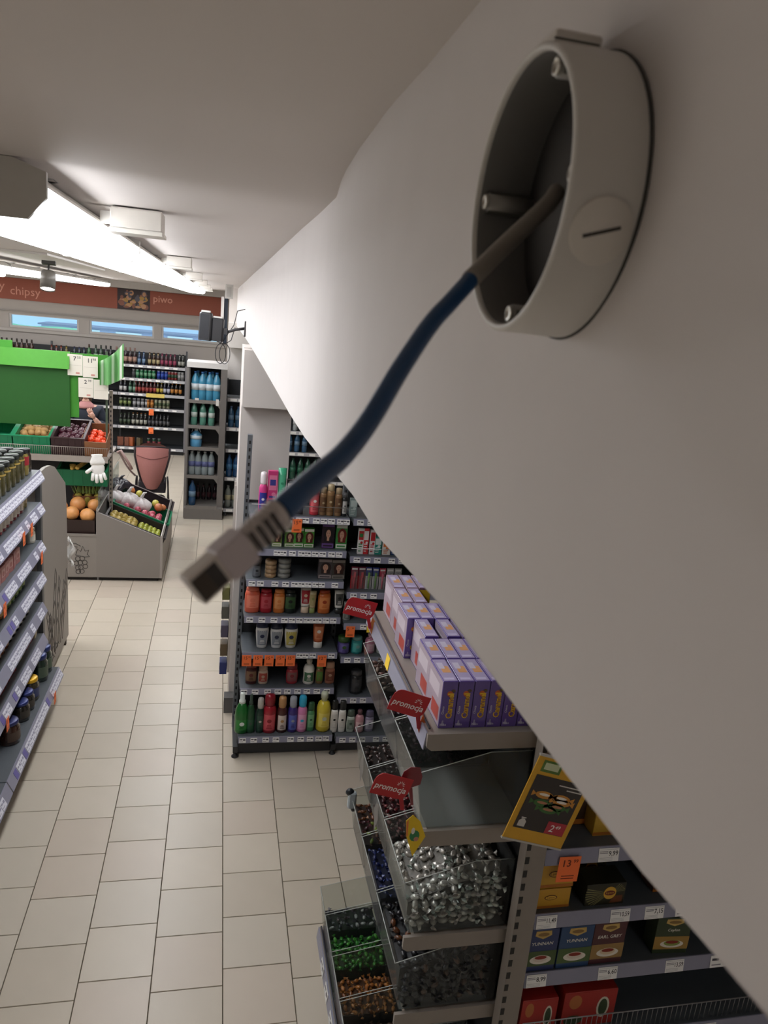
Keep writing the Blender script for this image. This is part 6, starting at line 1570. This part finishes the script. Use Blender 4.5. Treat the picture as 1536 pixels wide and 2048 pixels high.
wrun([1.02, 1.13, 1.24], 10.87, .99, wb, 'water_bottle', 'blue water bottle on the third water shelf right of the pillar', G, .86)
wrun([.98, 1.09, 1.2, 1.31, 1.42, 1.53, 1.64], 10.87, .575, wg, 'water_bottle', 'dark green bottle on the fourth water shelf right of the pillar', G, 1.0)
wrun([.98, 1.09, 1.2, 1.31], 10.87, 1.30, B('pet', 'c8cdd0', 'e4e4e4', 'd8d8d8'), 'water_bottle', 'pale grey bottle on the second water shelf right of the pillar', G, .8)

# ------------------------------------------------------------------ pushchair
t = thing('pushchair', 'dusty pink pushchair seen from behind beside the produce unit', 'pushchair', (-.87, 10.45, 0), .04)
def shell(u, v):
    a = (u - .5) * 2
    wv = .085 + .125 * min(1, v * 1.25) ** .8
    return (a * wv + .01, -.12 + .10 * a * a - .06 * math.sin(PI * v), .46 + .58 * v - .025 * a * a * v)
MB().grid(shell, 14, 16).obj('backrest_cover', mat('a86f6a', .8, var=.06, scale=40), t)
mb = MB(); mb.tube([tuple(Vector(shell(u, .83 - .09 * math.sin(PI * u))) + Vector((0, -.004, 0))) for u in [k / 14 for k in range(15)]], .004, 6)
mb.obj('flap_seam', mat('7a4a48', .8), t)
def hood(u, v):
    a = (u - .5) * PI
    return (.205 * math.sin(a) + .01, .02 + .22 * v, 1.03 - .02 * v + (.05 - .12 * v) * math.cos(a) - (1 - math.cos(a)) * .05)
MB().grid(hood, 14, 6).obj('hood', mat('8a5652', .8), t)
mb = MB()
mb.tube([tuple(Vector(shell(u, 1.0)) + Vector((0, .012, .006))) for u in [k / 12 for k in range(13)]], .012, 7)
for s in (0, 1): mb.tube([tuple(Vector(shell(s, v)) + Vector(((s - .5) * .03, .02, 0))) for v in [k / 10 for k in range(11)]], .014, 7)
mb.obj('dark_piping', mat('271a1e', .7), t)
mb = MB(); mb.bbox(-.17, .19, -.05, .30, .40, .56, .02); mb.obj('seat', mat('1f1a22', .8), t)
mb = MB()
for s in (-1, 1):
    mb.tube([(s * .22 + .01, -.17, .10), (s * .21 + .01, .0, .55), (s * .20 + .01, .02, .62)], .011, 7)
    mb.tube([(s * .20 + .01, .05, .60), (s * .22 + .01, .40, .10)], .011, 7)
mb.tube([(-.21, -.15, .14), (.23, -.15, .14)], .009, 7)
mb.obj('frame', mat('2a2428', .4, .4), t)
mb = MB(); mb.tube(spline([(-.21, .0, .62), (-.27, -.06, .70), (-.33, -.10, .80), (-.41, -.14, .97)], 4), .013, 7)
mb.obj('push_arm', mat('8f7a78', .4), t)
MB().tube([(-.43, -.14, .955), (-.39, -.14, .985), (-.28, -.12, .80), (-.25, -.10, .73)], .02, 8).obj('handle_grip', mat('a58884', .5), t)
MB().bbox(-.16, .18, -.12, .28, .16, .30, .03).obj('basket', mat('1a181c', .9), t)
for sx in (-.23, .25):
    for y in (-.19, .42):
        w_ = MB(); w_.lathe([(.0, -.014), (.055, -.014), (.085, -.018), (.095, 0), (.085, .018), (.055, .014), (.0, .014)], 18, M=Matrix.Translation((sx, y, .095)) @ Matrix.Rotation(PI / 2, 4, 'Y'))
        w_.obj('wheel', mat('222024', .6), t)

# ------------------------------------------------------------------ shopper standing behind the produce stand
def skin_mesh(name, joints, edges, root, parent, m, sub=2, loc=(0, 0, 0)):
    me = bpy.data.meshes.new(name)
    me.from_pydata([j[0] for j in joints], edges, [])
    o = link(name, me, parent, loc)
    sk = o.modifiers.new('skin', 'SKIN'); sk.use_smooth_shade = True
    for i, j in enumerate(joints):
        r = j[1]
        me.skin_vertices[0].data[i].radius = (r, r) if not isinstance(r, tuple) else r
        me.skin_vertices[0].data[i].use_root = (i == root)
    ss = o.modifiers.new('smooth', 'SUBSURF'); ss.levels = sub; ss.render_levels = sub
    me.materials.append(m)
    return o
pz = thing('person', 'person in a navy jacket and pink top standing behind the tomatoes', 'person', (-1.79, 10.95, 0), .15)
SK = mat('c99a88', .5, var=.05)
# facing the viewer (-y), right arm bent with the hand at the chest
Jn = [((0, 0, .96), (.13, .10)), ((0, -.01, 1.12), (.125, .095)), ((0, -.015, 1.30), (.15, .105)), ((0, 0, 1.43), (.11, .08)), ((0, .0, 1.50), .052), ((0, -.015, 1.57), .052),
      ((-.17, 0, 1.41), .062), ((-.23, .02, 1.18), .048), ((-.20, -.13, 1.02), .038), ((-.16, -.20, .96), .03),
      ((.17, 0, 1.41), .062), ((.25, -.02, 1.18), .048), ((.16, -.19, 1.25), .038), ((.105, -.225, 1.33), .028),
      ((-.09, 0, .88), (.085, .09)), ((-.10, -.01, .48), .058), ((-.10, .02, .10), .04), ((-.10, -.10, .035), (.04, .03)),
      ((.09, 0, .88), (.085, .09)), ((.10, -.01, .48), .058), ((.10, .02, .10), .04), ((.10, -.10, .035), (.04, .03))]
Ed = [(0, 1), (1, 2), (2, 3), (3, 4), (4, 5), (3, 6), (6, 7), (7, 8), (8, 9), (3, 10), (10, 11), (11, 12), (12, 13), (0, 14), (14, 15), (15, 16), (16, 17), (0, 18), (18, 19), (19, 20), (20, 21)]
skin_mesh('body', Jn, Ed, 0, pz, SK)
def shellof(idx, eds, grow, name, m):
    mp = {k: i for i, k in enumerate(idx)}
    js = [(Jn[k][0], tuple(r + grow for r in (Jn[k][1] if isinstance(Jn[k][1], tuple) else (Jn[k][1],) * 2))) for k in idx]
    return skin_mesh(name, js, [(mp[a], mp[b]) for a, b in eds], 0, pz, m)
shellof([0, 1, 2, 3, 6, 7, 8, 10, 11, 12], [(0, 1), (1, 2), (2, 3), (3, 6), (6, 7), (7, 8), (3, 10), (10, 11), (11, 12)], .022, 'jacket', mat('18202f', .7, var=.1))
shellof([0, 14, 15, 16, 18, 19, 20], [(0, 14), (14, 15), (15, 16), (0, 18), (18, 19), (19, 20)], .012, 'trousers', mat('20222a', .8))
for s in (-1, 1): MB().ell((s * .10, -.07, .04), (.05, .13, .045), 12, 8).obj('shoe', mat('1c1a1a', .5), pz)
MB().lathe([(.13, 0), (.115, .035), (.085, .065), (.06, .09), (.062, .075), (.12, .02)], 18, sy=.75, c=(0, -.02, 1.435)).obj('pink_top', mat('b07a78', .7), pz)
# head
hd = MB()
def headf(u, v):
    a = 2 * PI * u; b = PI * v
    r = math.sin(b); z = -math.cos(b)
    x = .075 * r * math.cos(a); y = .092 * r * math.sin(a); zz = .118 * z
    if z < 0: x *= 1 + .28 * z; y *= 1 + .12 * z
    front = max(0.0, -math.sin(a)) * r
    y -= .012 * front * math.exp(-((z + .05) / .3) ** 2) * (abs(math.cos(a)) < .35)
    return (x, y - .02, 1.665 + zz)
hd.grid(headf, 24, 16)
hd.ell((0, -.125, 1.655), (.014, .02, .024), 8, 6)
for s in (-1, 1): hd.ell((s * .078, -.01, 1.66), (.012, .02, .032), 8, 6)
ho = hd.obj('head', SK, pz)
for s in (-1, 1):
    MB().ell((s * .03, -.108, 1.68), (.013, .008, .009), 8, 6).obj('eye', mat('f0ece8', .3), ho); MB().ell((s * .03, -.1155, 1.68), (.005, .002, .005), 8, 5).obj('iris', mat('3a2c24', .3), ho)
    MB().tube([(s * .015, -.115, 1.702), (s * .03, -.114, 1.708), (s * .047, -.103, 1.702)], .003, 5).obj('eyebrow', mat('3a2a22', .8), ho)
MB().ell((0, -.108, 1.608), (.026, .012, .009), 10, 6).obj('mouth', mat('a85a58', .5), ho)
MB().ell((0, .005, 1.69), (.088, .098, .118), 18, 12).ell((0, .05, 1.58), (.085, .06, .12), 14, 9).obj('hair', mat('4a3426', .7, var=.2, scale=60), ho)
def hand(wr, d, up, name):
    W_ = Vector(wr); d = Vector(d).normalized(); up = Vector(up).normalized(); s = d.cross(up).normalized()
    at = lambda a, b, c: tuple(W_ + d * a + s * b + up * c)
    mb = MB()
    mb.tube([at(0, 0, 0), at(.03, 0, 0), at(.065, 0, .0), at(.085, 0, .002)], [.024, .030, .032, .024], 10)
    for b, l in ((-.027, .062), (-.009, .072), (.009, .068), (.026, .052)):
        mb.tube([at(.075, b, 0), at(.075 + l * .5, b, -.010), at(.075 + l * .85, b, -.026), at(.075 + l, b, -.036)], [.0095, .009, .008, .006], 7)
    mb.tube([at(.02, -.024, 0), at(.045, -.045, -.008), at(.07, -.05, -.016)], [.011, .0105, .007], 7)
    mb.obj(name, SK, pz)
hand((.105, -.225, 1.33), (-.5, -.2, .85), (-.1, -1, -.1), 'hand'); hand((-.16, -.20, .96), (.2, -.8, -.5), (0, -.3, 1), 'hand')
